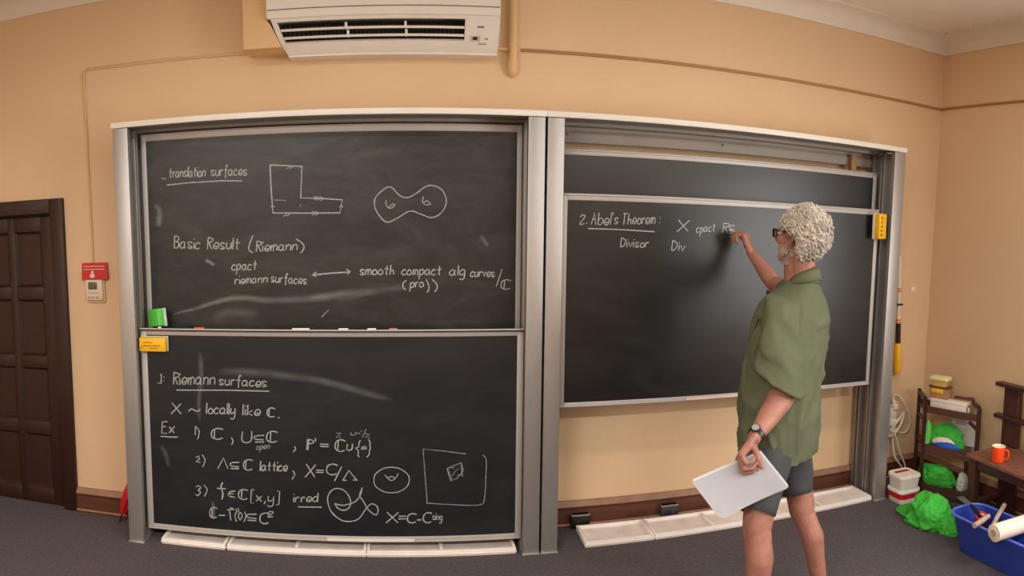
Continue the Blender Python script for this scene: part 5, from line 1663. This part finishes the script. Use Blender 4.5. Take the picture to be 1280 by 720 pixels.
# beard: short clumps over jaw, chin and the lower cheeks, rooted on the skin
from mathutils.bvhtree import BVHTree
bvh = BVHTree.FromPolygons([v.co[:] for v in body.data.vertices], [p.vertices[:] for p in body.data.polygons])
h = MB()
n = 0
while n < 5200:
    a = rnd.uniform(-1.92, 1.92); z = rnd.uniform(-0.132, 0.0)
    aa = abs(a)
    n += 1
    if z > (-0.056 if aa < 0.55 else -0.044 if aa < 1.15 else -0.044 + 0.05 * (aa - 1.15)): continue
    if aa < 0.30 and -0.078 < z: continue
    if aa > 1.35 and z < -0.095: continue
    if aa > 1.30 and z > -0.062: continue
    d = F_H * math.cos(a) + L_H * math.sin(a)
    hit, nv, _, dist = bvh.ray_cast(hp(0, 0, z) + d * 0.125, -d)
    if hit is None or dist > 0.11: continue
    o_ = (nv + ZU * -0.9 + V3(rnd.uniform(-0.4, 0.4), rnd.uniform(-0.4, 0.4), 0)).normalized()
    L = rnd.uniform(0.005, 0.010) + (0.003 if aa < 0.5 else 0)
    h.tube([hit - nv * 0.002, hit + nv * 0.0015 + o_ * L * 0.4, hit + nv * 0.001 + o_ * L], [0.0030, 0.0028, 0.0008], 5)
h.build('beard', M['beard'], man, angle=80)

# glasses
g = MB()
for sd in (-1, 1):
    c = hp(0.112, sd * 0.034, 0.010)
    o = [c + L_H * sd * x + ZU * z - F_H * 0.010 * max(0, x / 0.026) for x, z in ((-0.024, 0.016), (0.0, 0.018), (0.026, 0.017), (0.028, 0.0), (0.024, -0.016), (0.0, -0.019), (-0.020, -0.016), (-0.025, 0.0))]
    g.tube(catmull(o, 3, True), 0.0028, 6, closed=True)
    g.tube([hp(0.101, sd * 0.062, 0.022), hp(0.095, sd * 0.071, 0.022), hp(0.03, sd * 0.081, 0.018), hp(-0.020, sd * 0.083, 0.014), hp(-0.036, sd * 0.083, -0.004)], [0.0042, 0.0036, 0.003, 0.003, 0.0024], 6)
g.tube([hp(0.112, -0.010, 0.016), hp(0.117, 0, 0.019), hp(0.112, 0.010, 0.016)], 0.0024, 6)
gl_o = g.build('glasses', M['black'], man)
lens = MB()
for sd in (-1, 1):
    c = hp(0.111, sd * 0.034, 0.010)
    o = [c + L_H * sd * x + ZU * z - F_H * 0.010 * max(0, x / 0.026) for x, z in ((-0.023, 0.015), (0.0, 0.017), (0.025, 0.016), (0.027, 0.0), (0.023, -0.015), (0.0, -0.018), (-0.019, -0.015), (-0.024, 0.0))]
    lens.prism(o, F_H * 0.0015)
lens.build('lens', gl, gl_o, smooth=False)

# shirt
SEC = [(1.515, 1.804, -1.012, 0.078, 0.076), (1.492, 1.796, -1.014, 0.108, 0.088), (1.464, 1.778, -1.020, 0.152, 0.105), (1.425, 1.758, -1.028, 0.196, 0.128), (1.36, 1.735, -1.045, 0.218, 0.150), (1.27, 1.717, -1.06, 0.226, 0.163),
       (1.16, 1.698, -1.075, 0.228, 0.170), (1.045, 1.677, -1.09, 0.226, 0.172), (0.93, 1.661, -1.105, 0.230, 0.172), (0.86, 1.653, -1.116, 0.230, 0.166), (0.80, 1.649, -1.123, 0.226, 0.158), (0.745, 1.645, -1.130, 0.220, 0.150)]
def interp(tab, n):
    P = [Vector(r) for r in [x[:3] for x in tab]]
    Q = [Vector((x[3], x[4], 0)) for x in tab]
    A, B = catmull(P, n), catmull(Q, n)
    return [(a.x, a.y, a.z, q.x, q.y) for a, q in zip(A, B)]
def fold(p, ph):
    w = noise.noise(V3(p.x * 7, p.y * 7, p.z * 3.2)) * 0.012
    q1 = V3(p.x * 9 + p.z * 3, p.y * 9, p.z * 4 - p.x * 3)
    w += max(0, 0.25 - abs(noise.noise(q1))) * 0.050 - 0.005
    w += max(0, 0.2 - abs(noise.noise(V3(p.x * 15 - p.z * 9, p.y * 15, p.z * 6)))) * 0.028 - 0.002
    w *= max(0.15, min(1.0, (1.50 - p.z) * 7))
    # slack folds from the shoulder blade and round the waist
    w += 0.006 * math.sin(ph * 9 + p.z * 14 + 2 * noise.noise(p * 4)) * max(0, min(1, (1.40 - p.z) * 3)) * (0.4 + 0.6 * max(0, -math.cos(ph)))
    w += 0.007 * math.sin(p.z * 34 + ph * 2.5 + 3 * noise.noise(p * 5)) * max(0, 1 - abs(p.z - 0.92) / 0.2) * 0.6
    return w
NS = 120
rows_ = interp(SEC, 9)
def srow(z, cx, cy, w, dp, k=1.0, hem=0.0):
    out = []
    for i in range(NS):
        ph = 2 * PI * i / NS                       # 0 = chest, growing towards his right
        ex = 2 / 2.35
        cf, cl = math.cos(ph), math.sin(ph)
        f = math.copysign(abs(cf) ** ex, cf) * dp * k
        l = math.copysign(abs(cl) ** ex, cl) * w * k
        p = V3(cx, cy, z) + F_T * f + LAT * l
        dn = (F_T * cf + LAT * cl).normalized()
        p += dn * fold(p, ph)
        p.z += hem * (0.030 * cf + 0.018 * math.cos(2 * ph) + 0.003 * math.sin(5 * ph))
        out.append(p)
    return out
def shirt_rows():
    rr = []
    N = len(rows_)
    for i, (z, cx, cy, w, dp) in enumerate(rows_):
        hem = max(0, (i / (N - 1) - 0.55) / 0.45)
        rr.append(srow(z, cx, cy, w, dp, 1.0, hem))
    z, cx, cy, w, dp = rows_[-1]
    rr.append(srow(z - 0.003, cx, cy, w, dp, 0.985, 1))
    rr.append(srow(z + 0.004, cx, cy, w, dp, 0.965, 1))
    z, cx, cy, w, dp = rows_[-12]
    rr.append(srow(z, cx, cy, w, dp, 0.95, 0.8))
    return rr
sh = MB()
sh.rings(shirt_rows(), cap=False)
shirt = sh.build('shirt', M['shirt'], man, angle=180)
TX = V3(0.85, -0.53, 0); DPT = V3(0.53, 0.85, 0)
def sleeve(stations, name, tilt=0.0, ax1=None, ax2=None, seed=0.0):
    m = MB()
    rr = []
    P = catmull([s[0] for s in stations], 6)
    Q = catmull([V3(*s[1]) for s in stations], 6)
    N = len(P)
    for i, (c, q) in enumerate(zip(P, Q)):
        rr.append((c, q.x, q.y, i / (N - 1)))
    rr += [(P[-1] + (P[-2] - P[-1]) * 0.05, rr[-1][1] * 0.97, rr[-1][2] * 0.97, 1.0), (P[-4], rr[-4][1] * 0.93, rr[-4][2] * 0.93, 0.9), (P[-9], rr[-9][1] * 0.9, rr[-9][2] * 0.9, 0.7)]
    rows = []
    for j, (c, a, b_, f) in enumerate(rr):
        ring = []
        for k in range(48):
            t = 2 * PI * k / 48
            p = c + ax1 * a * math.cos(t) + ax2 * b_ * math.sin(t) + ZU * (-tilt * math.cos(t) * f)
            dn = (ax1 * math.cos(t) + ax2 * math.sin(t)).normalized()
            w = noise.noise(V3(p.x * 10 + seed, p.y * 10, p.z * 5)) * 0.010 + 0.004 * math.sin(3 * t + p.z * 20 + seed) * f + max(0, 0.22 - abs(noise.noise(V3(p.x * 11 + p.z * 7, p.y * 11, p.z * 3 + seed)))) * 0.06 - 0.005
            w *= min(1, 0.2 + 3 * f)
            ring.append(p + dn * w)
        rows.append(ring)
    m.rings(rows, cap=False)
    return m.build(name, M['shirt'], shirt, angle=180)
sleeve([(V3(1.688, -1.083, 1.452), (0.004, 0.004, 0)), (V3(1.680, -1.090, 1.451), (0.040, 0.042, 0)), (V3(1.650, -1.118, 1.440), (0.066, 0.066, 0)), (V3(1.622, -1.148, 1.405), (0.084, 0.078, 0)), (V3(1.592, -1.195, 1.29), (0.095, 0.084, 0)), (V3(1.566, -1.235, 1.18), (0.104, 0.086, 0)), (V3(1.548, -1.262, 1.093), (0.113, 0.088, 0))],
       'sleeve', 0.060, TX, DPT, 1.3)
ra = (RE - RS).normalized()
rx = ra.orthogonal().normalized(); ry = ra.cross(rx)
sleeve([(V3(1.86, -0.965, 1.425), (0.06, 0.06, 0)), (RS + V3(0, -0.02, 0), (0.080, 0.080, 0)), (RS + (RE - RS) * 0.28, (0.078, 0.078, 0)), (RS + (RE - RS) * 0.52, (0.076, 0.076, 0))], 'sleeve', 0.0, rx, ry, 4.1)
# collar: stand and turned-down leaf
m = MB()
rr = []
for (z, a, bb, dz) in ((1.490, 0.086, 0.082, 0.0), (1.520, 0.074, 0.070, 0.010), (1.548, 0.072, 0.068, 0.014), (1.551, 0.076, 0.072, 0.014), (1.535, 0.083, 0.080, 0.010), (1.506, 0.094, 0.096, 0.0), (1.503, 0.090, 0.092, 0.0)):
    ring = []
    for k in range(48):
        t = 2 * PI * k / 48
        cf, cl = math.cos(t), math.sin(t)
        p = V3(1.806, -1.012, z) + F_T * cf * a + LAT * cl * bb
        p.z += (-0.042 if cf > 0 else -0.024) * cf - dz * cf + 0.003 * noise.noise(p * 20)
        ring.append(p)
    rr.append(ring)
m.rings(rr, cap=False)
m.build('collar', M['shirt'], shirt, angle=180)
# pocket with pens, black lapel clip
pd = V3(1.512, -1.100, 1.33)
m = MB()
m.tube([pd + V3(0.016, -0.006, 0.026), pd + V3(0.004, -0.002, -0.018)], [0.0045, 0.0035], 8)
m.tube([pd + V3(0.022, -0.026, 0.030), pd + V3(0.012, -0.024, -0.004)], [0.0045, 0.0035], 8)
m.build('pen', M['black'], shirt)
m = MB()
m.box((1.636, -0.985, 1.425), (1.650, -0.970, 1.470), 0.003)
m.build('black_clip', M['black'], shirt)
m = MB()
m.box((1.562, -1.050, 1.390), (1.578, -1.035, 1.420), 0.004)
m.build('black_clip', M['black'], shirt)

# shorts: hips and two legs
m = MB()
rr = []
for (z, cx, cy, w, dp) in ((0.93, 1.66, -1.10, 0.185, 0.135), (0.86, 1.655, -1.115, 0.195, 0.142), (0.80, 1.652, -1.120, 0.198, 0.140), (0.755, 1.650, -1.125, 0.190, 0.130)):
    ring = []
    for k in range(48):
        t = 2 * PI * k / 48
        p = V3(cx, cy, z) + F_T * math.cos(t) * dp + LAT * math.sin(t) * w
        p += (F_T * math.cos(t) + LAT * math.sin(t)) * noise.noise(p * 10) * 0.006
        ring.append(p)
    rr.append(ring)
m.rings(rr)
for H, E_, r0, r1, sd in ((V3(1.575, -1.185, 0.82), V3(1.452, -1.298, 0.548), 0.108, 0.092, 2.0), (V3(1.735, -1.065, 0.82), V3(1.757, -1.120, 0.530), 0.106, 0.084, 5.0)):
    rr = []
    ax = (E_ - H).normalized()
    x = V3(1, 0, 0); x = (x - ax * x.dot(ax)).normalized(); y = ax.cross(x)
    st = [(0, r0 * 0.9), (0.15, r0), (0.4, r0 * 0.97), (0.7, (r0 + r1) / 2), (0.9, r1 * 1.02), (1.0, r1), (1.005, r1 * 0.96), (0.93, r1 * 0.92), (0.8, r1 * 0.9)]
    for f, r in st:
        ring = []
        for k in range(40):
            t = 2 * PI * k / 40
            p = H.lerp(E_, f) + (x * math.cos(t) + y * math.sin(t)) * r
            p += (x * math.cos(t) + y * math.sin(t)) * (noise.noise(V3(p.x * 14 + sd, p.y * 14, p.z * 7)) * 0.012)
            ring.append(p)
        rr.append(ring)
    m.rings(rr, cap=False)
shorts = m.build('shorts', M['shorts'], man, angle=70)

# watch
wc = LE.lerp(LW, 0.945)
ax = (LW - LE).normalized()
x = V3(-0.6, -0.55, 0.6); x = (x - ax * x.dot(ax)).normalized(); y = ax.cross(x)
m = MB()
rr = []
for (o, r) in ((-0.011, 0.0335), (-0.011, 0.037), (0.011, 0.0355), (0.011, 0.032)):
    rr.append([wc + ax * o + (x * math.cos(t) + y * math.sin(t)) * r for t in [2 * PI * k / 36 for k in range(36)]])
m.rings(rr, closed=True)
watch = m.build('watch', M['black'], man, angle=40)
Mw = Matrix((ax, y, x)).transposed().to_4x4(); Mw.translation = wc + x * 0.034
MB().lathe([(0.019, 0), (0.0205, 0.003), (0.0205, 0.008), (0.017, 0.010)], 24, Mw).build('watch_case', M['black'], watch)
MB().lathe([(0.016, 0.0098), (0.016, 0.0108)], 24, Mw).build('watch_face', mat('grey_dial', lin(150, 152, 150), 0.3), watch)

# shoes
for A, toe in ((V3(1.442, -1.345, 0.085), V3(1.345, -1.200, 0.035)), (V3(1.868, -1.205, 0.085), V3(1.765, -1.060, 0.035))):
    d = (toe - A); d.z = 0; d.normalize(); sdv = V3(-d.y, d.x, 0)
    m = MB()
    c = A.copy(); c.z = 0
    rr = []
    for (f, w, h0) in ((-0.075, 0.016, 0.045), (-0.068, 0.034, 0.062), (-0.03, 0.044, 0.080), (0.03, 0.047, 0.090), (0.09, 0.049, 0.072), (0.15, 0.050, 0.062), (0.20, 0.044, 0.054), (0.225, 0.022, 0.036)):
        rr.append([c + d * f + sdv * w * math.cos(t) * (1 if math.sin(t) < 0.2 else 0.85) + ZU * max(0.0, h0 / 2 + h0 / 2 * math.sin(t) * 1.05) for t in [2 * PI * k / 20 for k in range(20)]])
    m.rings(rr)
    m.build('shoe', M['shoe'], man, angle=60)

# chalk in the right hand
ct = V3(1.7760, -0.2575, 1.7320)
cb = V3(1.794, -0.318, 1.724)
o = MB().tube([ct, ct.lerp(cb, 0.1), cb], [0.003, 0.0052, 0.0055], 12).build('chalk_stick', WH)
tag(o, 'white chalk stick in the man\'s raised right hand, its tip on the board', 'chalk')

# sheaf of papers in the left hand
sheaf = thing('paper_sheaf', (1.32, -1.405, 0.61), 'grey-white sheaf of papers hanging from the man\'s left hand', 'papers')
P1, P2, P3, P4 = V3(1.101, -1.405, 0.761), V3(1.225, -1.425, 0.597), V3(1.538, -1.412, 0.682), V3(1.404, -1.398, 0.843)
def sheet_pt(u, v, off, dx, dz):
    p = P1.lerp(P4, u).lerp(P2.lerp(P3, u), v)
    bow = 0.010 * math.sin(PI * u) * (0.4 + v)
    return p + V3(dx, off + bow, dz)
def round_grid(off, dx, dz, name, mt):
    m = MB()
    n = 24
    top, bot = [], []
    for i in range(n + 1):
        ra_, rb_ = [], []
        for j in range(n + 1):
            u, v = i / n, j / n
            # lower left corner is rounded off, lower right a little
            for (cu, cv, r, su, sv) in ((0.12, 0.86, 0.13, -1, 1), (0.97, 0.96, 0.035, 1, 1)):
                a, b2 = (u - cu) * su, (v - cv) * sv
                if a > 0 and b2 > 0:
                    l_ = max(a, b2); hh = math.hypot(a, b2)
                    if hh > 1e-6:
                        u, v = cu + su * a * l_ / hh, cv + sv * b2 * l_ / hh
            ra_.append(m.bm.verts.new(sheet_pt(u, v, off, dx, dz)))
            rb_.append(m.bm.verts.new(sheet_pt(u, v, off + 0.0012, dx, dz)))
        top.append(ra_); bot.append(rb_)
    for i in range(n):
        for j in range(n):
            m.bm.faces.new((top[i][j], top[i + 1][j], top[i + 1][j + 1], top[i][j + 1]))
            m.bm.faces.new((bot[i][j], bot[i][j + 1], bot[i + 1][j + 1], bot[i + 1][j]))
    edge_i = [(i, 0) for i in range(n)] + [(n, j) for j in range(n)] + [(i, n) for i in range(n, 0, -1)] + [(0, j) for j in range(n, 0, -1)]
    for a, b2 in zip(edge_i, edge_i[1:] + edge_i[:1]):
        m.bm.faces.new((top[a[0]][a[1]], bot[a[0]][a[1]], bot[b2[0]][b2[1]], top[b2[0]][b2[1]]))
    return m.build(name, mt, sheaf, angle=60)
round_grid(0.0, 0.0, 0.0, 'sheet', M['paper'])
round_grid(0.0024, 0.006, 0.004, 'sheet', M['paper_edge'])
round_grid(0.0048, 0.004, 0.010, 'sheet', M['paper_edge'])
m = MB()
for (u0, u1, v0, v1) in ((0.80, 0.835, 0.30, 0.36), (0.78, 0.80, 0.24, 0.27)):
    q = [sheet_pt(u0, v0, -0.0006, 0, 0), sheet_pt(u1, v0, -0.0006, 0, 0), sheet_pt(u1, v1, -0.0006, 0, 0), sheet_pt(u0, v1, -0.0006, 0, 0)]
    m.prism(q, (0, 0.0005, 0))
m.build('print', M['grey_mark'], sheaf, smooth=False)
